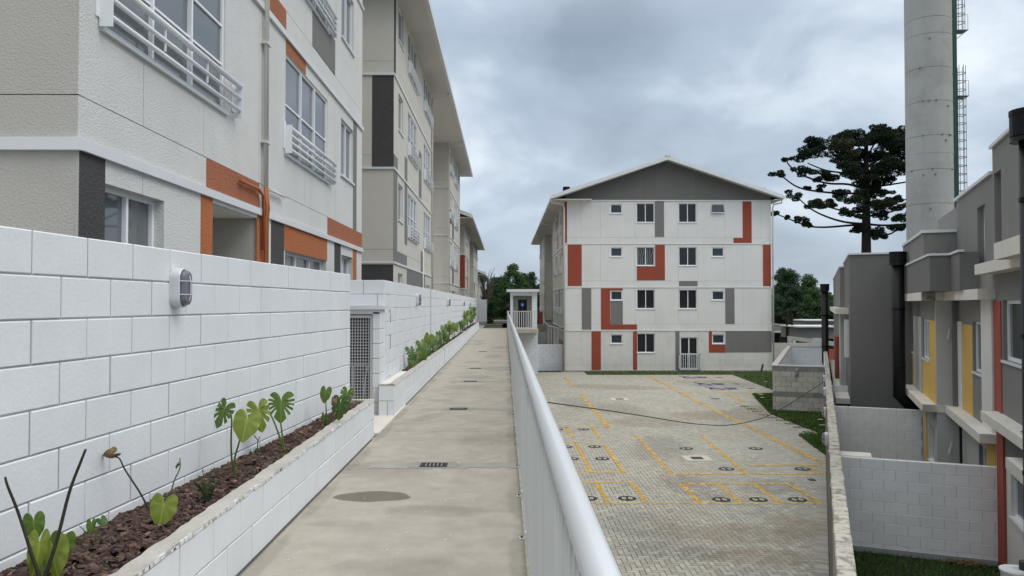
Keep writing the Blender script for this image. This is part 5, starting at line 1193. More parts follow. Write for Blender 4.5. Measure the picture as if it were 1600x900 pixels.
MB(CF).box(enc_p + .17, pE2, QW0 - .02, QW0 - .008, LOT, -.96).build('white_lining', M['paint_block'], E)
MB(CF).tube([(enc_p + 3.5, enc_ql + .35, -2.6), (enc_p + 3.5, enc_ql + .35, -1.2)], .03, 6).build('standpipe', M['pipe_grey'], E)
q_, z_ = onp(1245, 582, enc_p); bulkhead(cf(enc_p, q_, z_), -DV, 'oval lamp on the front of the grey block enclosure', s=1.25)
# black cable sagging from the railing to the boundary wall
pts = []
for px, py, Z in ((812, 624.5, 10), (850, 628, 10.8), (905, 635.5, 12), (960, 643, 13.2), (1015, 651.5, 14.4), (1060, 659, 15.4), (1100, 663.5, 16.2), (1135, 664.5, 16.9), (1170, 659, 17.6), (1205, 647.5, 18.3), (1245, 624, 19), (1286, 597.5, 19.7)):
    pts.append(tuple(CAM + ray(px, py) * Z))
pp = []; P = [Vector(p) for p in pts]
for i in range(len(P) - 1):
    a = P[max(i - 1, 0)]; b = P[i]; c = P[i + 1]; d = P[min(i + 2, len(P) - 1)]
    for k in range(4): t_ = k / 4; pp.append(tuple(0.5 * ((2 * b) + (c - a) * t_ + (2 * a - 5 * b + 4 * c - d) * t_ * t_ + (3 * b - a - 3 * c + d) * t_ ** 3)))
tag(MB().tube(pp + [pts[-1]], .009, 6).build('cable', M['black'], None, smooth=True), 'thin black cable sagging above the car park from the railing to the boundary wall', 'cable')
# small brown standpipe by the facade
c = lot(1194, 583); tag(MB().tube([(c.x, 47.6, LOT + .03), (c.x + .12, 47.6, LOT + .5)], .06, 8).build('pipe_stub', M['rust'], None), 'short dark leaning pipe stub in the grass by the gabled block', 'pipe')

# ================================================================== RIGHT-HAND HOUSES
g = MB(CF).box(1.0, 60, QW1 - .1, 30, YARD - .3, YARD).build('yard', M['yard']); tag(g, kind='structure')
n_ = 9000; P_ = rng.uniform(12.2, 16.1, n_); Q_ = rng.uniform(.30, 3.0, n_); V = np.zeros((n_, 3, 3)); ax = rng.uniform(0, 6.28, n_); w = .008; h = rng.uniform(.02, .085, n_)
X_ = P_ * math.sin(PHI) + Q_ * math.cos(PHI); Y_ = P_ * math.cos(PHI) - Q_ * math.sin(PHI)
V[:, 0] = np.stack([X_ - w * np.cos(ax), Y_ - w * np.sin(ax), np.full(n_, YARD)], 1); V[:, 1] = np.stack([X_ + w * np.cos(ax), Y_ + w * np.sin(ax), np.full(n_, YARD)], 1)
V[:, 2] = np.stack([X_ + rng.normal(0, .025, n_), Y_ + rng.normal(0, .025, n_), YARD + h], 1)
o = mesh_obj('yard_grass', V.reshape(-1, 3), np.arange(n_ * 3).reshape(-1, 3), M['grass'], g.name); tag(o, kind='stuff')
p1 = 16.1; p2 = 23.3; p3 = 28.2
for p_, L_, n, lb, top in ((p1, 2.95 - QW1, 9, 'nearest white block wall across the back yard, grass at its foot', 1.5 - 2.93), (p2, 2.5 - QW1, 9, 'second white block wall behind the nearest yard wall', 1.5 - 2.85),
                      (p3, 2.1 - QW1, 9, 'third small white block wall beside the dark grey house end', 1.5 - 2.75)):
    t = thing('yard_wall', cf(p_, 1.5, YARD), lb, 'wall', 'white yard walls between the houses')
    block_wall(t, Frame(DV * p_ + EV * QW1, EV, -DV), L_, top, n, m=M['yard_block'], mm=M['yard_mortar'], limit=120, bw=.4, z_bot=YARD, joint=.008)
    if p_ == p1: MB(CF).box(p_ - .02, p_, QW1, 2.9, YARD, YARD + .10).build('wall_footing', M['mortar_shade'], t)
q_, z_ = onp(1302, 708, 16.6); tag(MB(CF).bbox(16.35, 16.8, QW1 + .02, QW1 + .62, z_ - .1, z_ + .02).build('concrete_slab', M['slab_pale'], None), 'pale loose slab lying behind the top of the nearest yard wall', 'slab')
HF = {}
def pz(px, py, q): return onq(px, py, q)
def hp(px, q): return onq(px, 500, q)[0]
# the paint strips etc. on each house's facade, given as (px left, px right, z low, z high)
def facade(root, q, p0, p1_, z0, z1, m, holes=()):
    panel(root, house_frame(q), p0, p1_, z0, z1, m, holes, th=.12, gap=0)
ZS1, ZS2 = -.87, -.43                              # lower slab tops of house 2 and house 1
ZU2 = (1.58, 1.78); ZU1 = (2.04, 2.23)
# house 2 (middle)
H2 = thing('row_house', cf(18.5, 4, YARD), 'middle grey row house with a mustard strip between its two canopy slabs', 'house', 'row houses on the right')
q = 2.95; Fh = house_frame(q)
w1 = (hp(1538, q), hp(1520, q), onq(1527, 582, q)[1], onq(1527, 503, q)[1])
s1 = (hp(1541, q), hp(1529, q), onq(1535, 411, q)[1], onq(1535, 320, q)[1])
gd = (hp(1540, q), hp(1527, q), YARD + .9, ZS1 - .45)
facade(H2, q, 16.4, 20.5, ZS1 - .16, ZU2[0], M['housegrey'], [w1]); facade(H2, q, 16.4, 20.5, ZU2[0], 3.9, M['housegrey'], [s1]); facade(H2, q, 16.4, 20.5, YARD, ZS1 - .16, M['houselight'], [gd])
window(H2, Fh, *w1, cols=2, dep=.08, fw=.05, rev=M['housegrey'], gm=M['glass']); window(H2, Fh, *s1, cols=1, dep=.14, fw=.05, rev=M['housegrey'], sill=False); window(H2, Fh, *gd, cols=2, dep=.1, rev=M['housegrey'])
paintp(H2, Fh, hp(1519, q), hp(1504, q), ZS1, 1.05, M['yellow']); paintp(H2, Fh, hp(1504, q) + .003, hp(1492, q), ZS1, 1.10, M['housewhite'], d=.03)
paintp(H2, Fh, 16.41, hp(1537, q), ZS1, ZU2[0] - .002, M['housewhite'], d=.05, name='pilaster')
paintp(H2, Fh, hp(1554, q) + .02, hp(1541, q), YARD, ZS1 - .17, M['yellow'], d=.02)
MB(CF).box(16.25, 20.5, 2.66, 2.949, ZS1 - .17, ZS1).build('lower_canopy', M['slab_pale'], H2)
MB(CF).box(16.25, 20.5, 2.66, 2.949, *ZU2).build('upper_canopy', M['slab_pale'], H2); MB(CF).box(19.9, 20.2, 2.7, 2.94, ZU2[1], ZU2[1] + .14).build('upstand', M['slab_pale'], H2)
MB(CF).box(16.4, 24.5, 3.07, 8, YARD, 3.86).build('core', M['housegrey'], H2)
MB(CF).box(16.45, 20.55, 2.90, 3.08, 3.9, 3.96).build('coping', M['trim'], H2)
MB(CF).box(20.35, 20.5, 2.83, 2.949, ZS1, ZU2[0]).build('recess_strip', M['housedark'], H2)
# house 3 end wall and facade
H3 = thing('row_house', cf(22.5, 4, YARD), 'far grey row house, mustard panels either side of its narrow windows', 'house', 'row houses on the right')
q3 = 2.5; F3_ = house_frame(q3)
MB(CF).box(20.5, 20.62, 2.5, 3.1, ZS1 - .16, ZU2[0]).build('end_wall', M['houselight'], H3); MB(CF).box(20.5, 20.62, 2.5, 3.1, YARD, ZS1 - .16).build('end_wall', M['houselight'], H3)
wa = (hp(1452, q3), hp(1441.5, q3), onq(1447, 561, q3)[1], onq(1447, 499, q3)[1]); wb = (hp(1429, q3), hp(1423, q3), onq(1426, 549, q3)[1], onq(1426, 494, q3)[1])
facade(H3, q3, 20.62, 25.5, ZS1 - .16, ZU2[0], M['housegrey'], [wa, wb]); facade(H3, q3, 20.62, 25.5, YARD, ZS1 - .16, M['houselight'], [(20.9, 22.0, YARD + .8, ZS1 - .6)])
window(H3, F3_, *wa, cols=2, dep=.06, rev=M['housegrey']); window(H3, F3_, *wb, cols=2, dep=.06, rev=M['housegrey']); window(H3, F3_, 20.9, 22.0, YARD + .8, ZS1 - .6, cols=2, dep=.08)
paintp(H3, F3_, 20.62, wa[0] - .02, ZS1, 1.1, M['yellow']); paintp(H3, F3_, wa[0], wa[1], ZS1, wa[2] - .05, M['yellow']); paintp(H3, F3_, wa[1] + .02, wb[0] - .02, ZS1, 1.15, M['houselight'], d=.04)
paintp(H3, F3_, wb[0], wb[1] + 1.6, ZS1, wb[2] - .05, M['yellow']); paintp(H3, F3_, wb[1] + .02, wb[1] + .8, wb[2] - .05, 1.15, M['yellow'])
paintp(H3, F3_, 22.3, 22.75, YARD, ZS1 - .17, M['yellow'], d=.02)
MB(CF).box(20.48, 25.4, 2.2, 2.498, ZS1 - .17, ZS1).box(20.48, 20.5, 2.2, 2.655, ZS1 - .17, ZS1).build('lower_canopy', M['slab_pale'], H3)
MB(CF).box(20.48, 25.4, 2.2, 2.498, *ZU2).box(20.48, 20.5, 2.2, 2.66, *ZU2).build('upper_canopy', M['slab_pale'], H3)
MB(CF).box(20.62, 25.5, 2.63, 3.05, YARD, ZU2[0]).build('core', M['dark'], H3)
MB(CF).box(20.5, 25.4, 2.26, 3.07, ZU2[1] + .0, 3.18).build('upper_storey', M['housegrey'], H3); MB(CF).box(20.46, 25.4, 2.22, 2.949, 3.18, 3.25).build('coping', M['trim'], H3)
MB(CF).box(18.9, 20.498, 2.2, 2.949, ZU2[1] + .002, 2.55).box(20.5, 25.3, 2.2, 2.258, ZU2[1] + .002, 2.55).box(17.75, 18.898, 2.6, 2.949, ZU2[1] + .002, 2.55).build('parapet', M['housedark'], H3)
MB(CF).box(18.87, 20.5, 2.17, 2.30, 2.55, 2.60).box(20.5, 25.3, 2.17, 2.26, 2.55, 2.60).box(18.87, 18.99, 2.30, 2.61, 2.55, 2.60).box(17.72, 18.87, 2.57, 2.68, 2.55, 2.60).build('parapet_coping', M['trim'], H3)
# house 1 (near)
H1 = thing('row_house', cf(13.5, 4, YARD), 'nearest grey row house with a dark red strip, at the right edge', 'house', 'row houses on the right')
w1 = (12.3, hp(1567, q), onq(1585, 573, q)[1] * 0 + onq(1580, 566, q)[1], onq(1580, 469, q)[1]); s1 = (hp(1567, q), hp(1556, q), onq(1561, 404, q)[1], onq(1561, 266, q)[1])
gw = (11.2, hp(1576, q), onq(1580, 806, q)[1], onq(1580, 741, q)[1])
facade(H1, q, 11.0, 16.4, ZS2 - .16, ZU1[0], M['housegrey'], [w1]); facade(H1, q, 11.0, 16.4, ZU1[0], 4.36, M['housegrey'], [s1]); facade(H1, q, 11.0, 16.4, YARD, ZS2 - .16, M['housewhite'], [gw])
window(H1, Fh, *w1, cols=2, dep=.09, fw=.06, rev=M['housegrey']); window(H1, Fh, *s1, cols=1, dep=.16, fw=.05, rev=M['housegrey'], sill=False); window(H1, Fh, *gw, cols=2, dep=.08, fw=.05, rev=M['housewhite'])
paintp(H1, Fh, hp(1565, q), 16.39, ZS2, 1.55, M['housered'], d=.02); paintp(H1, Fh, hp(1569, q), 16.12, YARD, ZS2 - .17, M['housered'], d=.045, name='pilaster')
paintp(H1, Fh, hp(1600, q), hp(1569, q) - .01, ZS2 - .9, ZS2 - .17, M['housedark'], d=.01)
MB(CF).box(11, 16.1, 2.66, 2.949, ZS2 - .16, ZS2).build('lower_canopy', M['slab_pale'], H1); MB(CF).box(11, 16.5, 2.66, 2.949, *ZU1).build('upper_canopy', M['slab_pale'], H1)
MB(CF).box(11, 13.6, 2.45, 2.655, 2.17, 2.42).build('front_canopy', M['slab_pale'], H1)
zc = onq(1571, 714, 2.62)[1]; MB(CF).box(11, onq(1571, 714, 2.62)[0], 2.62, 2.948, zc - .17, zc).build('window_hood', M['slab_pale'], H1)
MB(CF).box(11, 16.38, 3.07, 8, YARD, 4.33).build('core', M['housegrey'], H1); MB(CF).box(11, 16.45, 2.90, 3.08, 4.36, 4.42).build('coping', M['trim'], H1)
# debris on the canopy, brackets, pipes, tub
db = MB(CF)
for i in range(160):
    p_, q_ = random.uniform(9, 13.6), random.uniform(2.72, 2.93); a = random.uniform(0, 3.14); l = random.uniform(.02, .09)
    db.tube([(p_, q_, ZS2 + .012), (p_ + l * math.cos(a), q_ + l * .5 * math.sin(a), ZS2 + random.uniform(.012, .035))], .005, 4)
tag(db.build('dry_twigs', M['dryleaf'], None), 'dry twigs and leaves heaped on the nearest canopy slab', 'debris', kind='stuff')
db = MB(CF)
for i in range(170):
    p_, q_ = 16.0 - abs(random.gauss(0, .10)), 2.35 + random.gauss(0, .16); a = random.uniform(0, 3.14); l = random.uniform(.02, .08); z_ = YARD + random.uniform(.01, .09)
    db.tube([(p_, q_, z_), (p_ + l * math.cos(a), q_ + l * math.sin(a), z_ + .02)], .007, 4)
tag(db.build('rubble_heap', M['dryleaf'], None), 'small heap of dry leaves and rubble at the foot of the nearest yard wall', 'debris', kind='stuff')
def br(px0, px1, y0, y1, q_, lb, m='trim'):
    pts_ = [onp(px0, y0, 20.46), onp(px0 - 5, y1 - 3, 20.46), onp(px1 - 6, y1, 20.46)]
    tag(MB(end_frame(20.46)).tube([(a[0], .02, a[1]) for a in pts_ + pts_[:1]], .014, 6).build('pipe_bracket', M[m], None), lb, 'bracket', 'triangular brackets on the facade')
br(1484, 1488, 513, 531, 2.83, 'white triangular bracket on the pale wall between the two canopies'); br(1487, 1490, 690, 711, 2.85, 'white triangular bracket below the lower canopy')
t = thing('wall_pipe', cf(19.9, 2.86, YARD), 'pale thin waste pipes running down beside the bracket', 'pipe')
for px_, z0, z1 in ((1484, ZS1, 1.58), (1499, YARD, ZS1 - .2)):
    p_ = hp(px_, 2.86); MB(CF).tube([(p_, 2.86, z0), (p_, 2.86, z1)], .03, 8).build('pipe', M['trim'] if z0 > -2 else M['dark'], t)
P = CAM + ray(1591, 893) * 9.2; t = thing('wash_tub', P, 'white tub with a dark round lid at the lower right edge', 'tub')
MB().cyl(P.x, P.y, P.z - .5, P.z, .13, 20, .19).cyl(P.x, P.y, P.z, P.z + .02, .20, 20).build('tub', M['rail'], t); MB().cyl(P.x + .09, P.y, P.z + .02, P.z + .12, .07, 16).build('lid', M['rust'], t); MB().cyl(P.x, P.y, YARD, P.z - .5, .05, 10).build('post', M['pipe_grey'], t)
# dark block house end
H4 = thing('dark_row_house', cf(27, 3, YARD), 'dark grey windowless end wall of a taller row house with a white roof edge', 'house')
zt4 = CAM.z + 78 / 1200 * 23.0
MB(CF).box(25.5, 32, .81, 7, YARD, zt4).build('end_block', M['housedark'], H4); MB(CF).box(25.46, 32, .77, 7, zt4, zt4 + .05).build('coping', M['trim'], H4)
q5, z5 = onp(1312, 418, 31.5); MB(CF).box(31.5, 48, q5, 6, YARD, z5).build('rear_block', M['housegrey'], H4); MB(CF).box(31.46, 48, q5 - .03, 6, z5, z5 + .05).build('coping', M['trim'], H4)
MB(CF).box(26.6, 44, .42, .82, 1.18, 1.36).build('upper_canopy', M['slab_pale'], H4); MB(CF).box(26.2, 44, .40, .82, ZS1 - .75, ZS1 - .58).build('lower_canopy', M['slab_pale'], H4)
MB(CF).box(29.6, 31.4, .62, .809, ZS1 - .58, 1.18).build('pilaster', M['houselight'], H4); MB(CF).box(26.6, 27.6, .70, .808, -.2, 1.0).build('window', M['trim'], H4)
MB(CF).box(33.0, 34.5, .5, .64, ZS1 - .58, .2).build('red_panel', M['housered'], H4)
# black ducts
def duct(p_, q_, ztop, zbend, foot, r, rcap, lb):
    t = thing('duct_pipe', cf(p_, q_, zbend), lb, 'pipe', 'tall black duct pipes')
    c = cf(p_, q_, 0); MB().tube([(c.x, c.y, ztop - .12), (c.x, c.y, zbend)] + foot, r, 16).build('pipe', M['black'], t, smooth=True)
    MB().cyl(c.x, c.y, ztop - .30, ztop, rcap, 20).build('cap', M['black'], t); MB().cyl(c.x, c.y, ztop - .36, ztop - .305, rcap * 1.02, 20, rcap * .96).cyl(c.x, c.y, ztop - .05, ztop + .01, rcap * 1.03, 20).build('cap_rim', M['black'], t)
    for z in np.arange(zbend + .8, ztop - 1, 1.6): MB().cyl(c.x, c.y, z, z + .05, r * 1.07, 16).build('collar', M['black'], t)
q_, z_ = onp(1403, 394, 24.0); ft = CAM + ray(1437, 650) * 21.3
duct(24.0, q_, z_, onp(1403, 618, 24.0)[1], [tuple(ft)],   .165, .225, 'black duct pipe with wide cap before the dark grey end wall, bent foot')
q_, z_ = onp(1288.5, 444, 43.0); duct(43.0, q_, z_, onp(1290, 566, 43)[1], [tuple(CAM + ray(1306, 596) * 38)], .17, .225, 'distant slim black duct pipe behind the grey block enclosure')
duct(10.6, 2.30, (CAM + ray(1606, 179) * 9.2).z, YARD + .3, [tuple(cf(10.6, 2.30, YARD))], .125, .215, 'black duct pipe with ribbed cap at the right edge of the photo')

# ================================================================== WATER TOWER
TY = 56.0; tc_ = onY(1451.5, 200, TY); TXc = tc_.x; TR = 33.4 / 1200 * TY
T = thing('water_tower', (TXc, TY, YARD), 'tall round concrete water tower rising behind the grey houses', 'tower')
zr_ = [onY(1452, y_, TY - TR).z for y_ in (24, 50, 103, 156, 210, 263, 317)]
edges = sorted([YARD] + zr_ + [z + (zr_[3] - zr_[4]) for z in zr_[:1]] + [26.8, 30.2, 33.6]); prev = YARD
for z in sorted(set(round(e, 3) for e in edges)):
    if z - prev > .05: MB().cyl(TXc, TY, prev + .012, z - .012, TR, 128).build('ring_segment', M['tower'], T, smooth=False)
    MB().cyl(TXc, TY, z - .02, z + .02, TR - .03, 48).build('ring_joint', M['towerline'], T); prev = z
zb_ = onY(1452, 235, TY - TR).z; MB().cyl(TXc, TY, zb_ - .12, zb_ + .10, TR + .012, 64).build('patched_band', M['towerline'] if False else M['tower'], T)
for k in range(26):
    a = random.uniform(math.pi * 1.05, math.pi * 1.95); z = random.choice(zr_) + random.choice((.0, .02, -.4)); MB().box(TXc + (TR + .005) * math.cos(a) - .05, TXc + (TR + .005) * math.cos(a) + .05, TY + (TR + .01) * math.sin(a) - .04, TY + (TR + .01) * math.sin(a) + .02, z - .05, z + .05).build('bolt_mark', M['towerline'], T)
px_ = TXc + TR * math.cos(-.35) ; py_ = TY + TR * math.sin(-.35)
MB().box(TXc + TR * .93, TXc + TR * .93 + .30, TY - TR * .42, TY - TR * .42 + .25, YARD, 36).build('cable_duct', M['green'], T)
Ld = thing('tower_ladder', (TXc + TR + .3, TY, YARD), 'thin caged steel ladder with two small platforms up the side of the water tower', 'ladder')
lx = TXc + TR + .28; ly = TY - .1; cxx = lx + .42
def cage(z0, z1):
    r = .38
    for z in np.arange(z0, z1, .62): MB().tube([(cxx + r * math.cos(a), ly + r * math.sin(a), z) for a in np.linspace(0, 2 * math.pi, 15)], .03, 4, cap=False).build('hoop', M['steel'], Ld)
    for a in (-2.2, -1.4, -.5, .5, 1.4, 2.2): MB().tube([(cxx + r * math.cos(a), ly + r * math.sin(a), z0), (cxx + r * math.cos(a), ly + r * math.sin(a), z1)], .024, 4).build('cage_strip', M['steel'], Ld)
zA = onY(1497, 50, TY).z; zB = onY(1497, 104, TY).z; zC = onY(1497, 152, TY).z; zD = onY(1497, 312, TY).z; zE = 34
cage(zA, zE); cage(zD, zB)
MB().tube([(lx, ly - .2, zD - 4), (lx, ly - .2, zE)], .035, 5).tube([(lx + .12, ly + .2, zD - 4), (lx + .12, ly + .2, zE)], .02, 5).build('ladder_rail', M['steel'], Ld)
for z in np.arange(zD - 1, zE, .3): MB().tube([(lx, ly - .2, z), (lx + .12, ly + .2, z)], .022, 4).build('rung', M['steel'], Ld)
for z in (zA, zC):
    pf = MB().box(lx - .1, lx + .85, ly - .45, ly + .45, z - .04, z).build('platform', M['steel'], Ld); MB().tube([(lx - .1, ly - .4, z - .75), (lx + .8, ly - .4, z - .04)], .025, 4).tube([(lx + .82, ly - .42, z), (lx + .82, ly - .42, z + 1.1), (lx - .1, ly - .42, z + 1.1)], .02, 4).build('platform_brace', M['steel'], pf)

# ================================================================== TREES
def tuft(V, Fc, c, r, n, flat=.6, size=.12, up=.35):
    for _ in range(n):
        d = rng.normal(size=3); d /= np.linalg.norm(d) + 1e-9; d[2] = d[2] * flat + up * .3; rr = r * (.35 + .65 * rng.random() ** .5)
        p = np.array(c) + d * rr * np.array((1, 1, flat)); a = rng.normal(size=3); a /= np.linalg.norm(a); b = np.cross(a, d); b /= np.linalg.norm(b) + 1e-9
        s = size * (.6 + .9 * rng.random()); k = len(V)
        V.extend([p - a * s * .5, p + d * s * .9 + b * s * .25, p + a * s * .5 - b * s * .2]); Fc.append((k, k + 1, k + 2))
def araucaria():
    Y0 = 75.0; base = onY(1353.5, 395, Y0); bx = base.x; z0 = -3.2; zt_ = onY(1353, 212, Y0).z; S = Y0 / 1200
    t = thing('araucaria_tree', (bx, Y0, z0), 'tall dark umbrella-crowned araucaria behind the dark grey house end', 'tree')
    MB().tube([(bx - .1, Y0, z0), (bx, Y0, base.z), (bx + .05, Y0, (base.z + zt_) / 2), (bx + .1, Y0, zt_)], [.55, .46, .34, .16], 14).build('trunk', M['bark'], t, smooth=True)
    V1, F1, V2, F2_ = [], [], [], []
    def limb(x0p, y0p, pts, depth, rad=.125, tips=(), big=1.0):
        """pts: pixel polyline from trunk outwards, depth offset of the tip"""
        n = len(pts); P = []
        for i, (a, b) in enumerate(pts): P.append(onY(a, b, Y0 + depth * i / (n - 1)))
        out = []
        for i in range(n - 1):
            a = P[max(i - 1, 0)]; b = P[i]; c = P[i + 1]; d = P[min(i + 2, n - 1)]
            for k in range(4): u = k / 4; out.append(0.5 * ((2 * b) + (c - a) * u + (2 * a - 5 * b + 4 * c - d) * u * u + (3 * b - a - 3 * c + d) * u ** 3))
        out.append(P[-1]); m_ = len(out)
        MB().tube([tuple(p) for p in out], [rad * (1 - .62 * i / m_) for i in range(m_)], 7).build('limb', M['bark'], t, smooth=True)
        return P[-1], out
    def pom(c, r, dark=True):
        if r < .8: r *= 1.25
        V_, F_ = (V1, F1) if dark else (V2, F2_); 
        for _ in range(max(4, int(r * 7))):
            o_ = np.array(c) + rng.normal(size=3) * np.array((.44, .44, .20)) * r; tuft(V_, F_, o_, r * .42, int(90 + 150 * r), .75, .13)
    A_ = [((1353, 372), [(1353, 352), (1330, 352), (1290, 355), (1262, 353), (1235, 343), (1212, 334)], -1, [(1212, 334, .55), (1249, 344, .6), (1265, 352, .55), (1232, 340, .25)]),
          ((1353, 355), [(1352, 350), (1320, 347), (1290, 338), (1265, 325), (1243, 305)], -3, [(1243, 306, .62), (1283, 318, .95), (1270, 321, .6), (1300, 318, .6)]),
          ((1353, 330), [(1352, 330), (1330, 332), (1300, 325), (1275, 318)], 2, [(1275, 318, .6), (1320, 305, .9), (1308, 302, .8)]),
          ((1353, 315), [(1353, 303), (1325, 302), (1285, 300), (1248, 293), (1224, 277), (1220, 272)], 0, [(1221, 272, .62), (1283, 294, .55), (1262, 294, .25)]),
          ((1353, 300), [(1353, 296), (1325, 288), (1290, 286), (1250, 272), (1233, 258), (1230, 252)], -2, [(1229, 252, .42), (1265, 270, 1.0), (1285, 275, .9), (1254, 266, .6), (1300, 278, .7)]),
          ((1353, 290), [(1353, 284), (1325, 272), (1290, 266), (1262, 255)], 3, [(1250, 245, 1.0), (1262, 240, 1.1), (1275, 228, 1.0), (1290, 236, 1.2), (1268, 221, .7), (1280, 219, .7)]),
          ((1353, 275), [(1353, 268), (1330, 255), (1310, 245), (1298, 238)], -3, [(1308, 228, 1.3), (1322, 220, 1.5), (1330, 240, 1.3), (1312, 246, 1.0)]),
          ((1353, 300), [(1353, 290), (1335, 270), (1325, 262)], -4, [(1325, 262, 1.0), (1318, 256, .9), (1340, 275, 1.1), (1327, 268, 1.0)]),
          ((1353, 260), [(1353, 250), (1345, 235), (1338, 222)], 0, [(1335, 215, 1.3), (1348, 222, 1.3), (1326, 210, 1.0), (1316, 214, .9)]),
          ((1353, 260), [(1354, 250), (1362, 232), (1372, 215)], -1, [(1372, 212, 1.5), (1362, 220, 1.4), (1385, 212, 1.3), (1376, 202, .9), (1392, 222, 1.3), (1366, 206, 1.0)]),
          ((1353, 262), [(1354, 262), (1375, 248), (1400, 232)], 1, [(1400, 222, 1.5), (1410, 230, 1.5), (1398, 210, 1.0), (1412, 214, 1.2), (1385, 240, 1.2), (1405, 245, 1.2), (1420, 228, 1.4)]),
          ((1354, 290), [(1354, 282), (1375, 274), (1405, 262)], -2, [(1385, 268, 1.1), (1372, 262, 1.0), (1400, 258, 1.2), (1415, 262, 1.2), (1392, 252, 1.1)]),
          ((1354, 300), [(1354, 294), (1380, 290), (1412, 285), (1440, 280)], 0, [(1378, 285, 1.0), (1392, 280, .8), (1370, 292, .8)]),
          ((1354, 330), [(1354, 322), (1375, 318), (1402, 315), (1440, 305)], 2, [(1405, 312, .8), (1393, 315, .6), (1372, 300, .9), (1384, 303, .5)]),
          ((1354, 340), [(1354, 338), (1375, 335), (1395, 330), (1430, 318)], -2, [(1378, 322, 1.2), (1388, 318, .9), (1368, 318, .9), (1378, 335, 1.0), (1410, 325, .9), (1402, 340, .7)]),
          ((1354, 352), [(1354, 350), (1380, 352), (1412, 350), (1436, 345)], 1, [(1404, 354, .8), (1412, 338, .8)]),
          ((1354, 362), [(1354, 360), (1372, 368), (1392, 365), (1402, 358)], -1, [(1372, 362, 1.0), (1362, 366, .8), (1378, 371, .5), (1400, 356, .6)]),
          ((1354, 362), [(1354, 360), (1343, 362), (1338, 362)], 0, [(1340, 360, .55), (1347, 356, .6)]),
          ((1353, 330), [(1353, 328), (1338, 330), (1330, 332)], -3, [(1325, 328, .8), (1335, 338, .8), (1342, 325, .8), (1333, 312, 1.0), (1345, 305, 1.0)]),
          ((1353, 300), [(1353, 310), (1370, 306), (1388, 302)], 3, [(1360, 305, .9), (1348, 290, 1.2), (1355, 275, 1.3), (1345, 260, 1.2), (1360, 250, 1.3), (1350, 240, 1.2)])]
    for _, pts, dp, pm_ in A_:
        end, out = limb(0, 0, pts, dp)
        xs_ = [p[0] for p in pts]
        for a, b, r in pm_:
            f = min(1, abs(a - 1353) / max(1, abs(pts[-1][0] - 1353))); c = onY(a, b, Y0 + dp * f); pom(c, r * 1.0, rng.random() > .22)
    mesh_obj('crown', [tuple(v) for v in V1], F1, M['needle'], t.name); mesh_obj('crown', [tuple(v) for v in V2], F2_, M['needle2'], t.name)
araucaria()
def tree(px, ytop, ybase_z, Y0, wpx, lb, m, seed, group, dens=1.0, cat='tree', trunk=True, name='broadleaf_tree'):
    r_ = np.random.default_rng(seed); top = onY(px, ytop, Y0); S = Y0 / 1200; R = wpx * S / 2; H = top.z - ybase_z
    t = thing(name, (top.x, Y0, ybase_z), lb, cat, group)
    if trunk:
        MB().tube([(top.x, Y0, ybase_z), (top.x + .2, Y0, ybase_z + H * .35), (top.x, Y0, ybase_z + H * .75)], [.35, .28, .1], 8).build('trunk', M['bark'], t)
        for k in range(5):
            a = r_.uniform(0, 6.28); z = ybase_z + H * r_.uniform(.3, .6); MB().tube([(top.x, Y0, z), (top.x + math.cos(a) * R * .6, Y0 + math.sin(a) * R * .6, z + H * .2)], [.14, .05], 6).build('limb', M['bark'], t)
    cl = []
    for k in range(64):
        f = r_.random() ** .8; wd = R * math.sqrt(max(.02, 1 - f ** 3.2)) * (.75 + .25 * math.sin(3.1 * f + .6)); a_ = r_.uniform(0, 6.28); cr_ = R * r_.uniform(.20, .36) * (1.1 - .3 * f); rr = r_.random() ** .5
        cl.append((top.x + math.cos(a_) * wd * rr * .9, Y0 + math.sin(a_) * wd * rr * .9, ybase_z + H * .12 + f * (H * .88 - cr_ * .7), cr_))
    Vv = []; 
    for cx_, cy_, cz_, cr_ in cl:
        n = int(150 * dens); d = r_.normal(size=(n, 3)); d /= np.linalg.norm(d, axis=1)[:, None]; d[:, 2] *= .75
        p = np.array((cx_, cy_, cz_)) + d * cr_ * (r_.random((n, 1)) ** .35) * (1 + .35 * r_.normal(size=(n, 1)) * .4)
        s = cr_ * .12 * (.6 + r_.random((n, 1))); a = r_.normal(size=(n, 3)); a /= np.linalg.norm(a, axis=1)[:, None]; b = np.cross(a, d); b /= np.linalg.norm(b, axis=1)[:, None] + 1e-9
        Vv.append(np.stack([p - a * s, p - b * s * .7, p + a * s, p + b * s * .7], 1))
    Vv = np.concatenate(Vv).reshape(-1, 3); n = len(Vv) // 4
    mesh_obj('crown', Vv, np.arange(n * 4).reshape(-1, 4), m, t.name)
GL = 'trees beyond the walkway end'
i = 0
for px, yt, Y0, w, lb, m in ((803, 417, 120, 62, 'tall round-topped green tree beyond the walkway end, highest of its group', 'leafmid'), (774, 438, 128, 56, 'dark broad tree behind the farthest block', 'leafdark'),
                             (832, 430, 135, 44, 'dark tree seen beside the eaves of the gabled block', 'leafdark'), (793, 452, 105, 60, 'low dark bushy tree in front, left of the lift tower', 'leafdark'),
                             (764, 455, 110, 50, 'shadowy tree against the last white wall', 'leafdark'), (822, 446, 112, 46, 'green bushy tree behind the lift tower roof', 'leafmid'), (786, 436, 142, 60, 'dark tree filling the gap behind the round-topped one', 'leafdark'), (815, 430, 146, 60, 'deep green tree between the round-topped one and the gabled block', 'leafdark')):
    tree(px, yt - 6, -9, Y0, w * 1.08, lb, M[m], 100 + i, GL, 1.5); i += 1
r_ = random.Random(5); t = thing('bare_tree', onY(758, 440, 100), 'thin leafless twiggy tree beside the farthest block', 'tree'); b0 = onY(760, 500, 100); bt = MB()
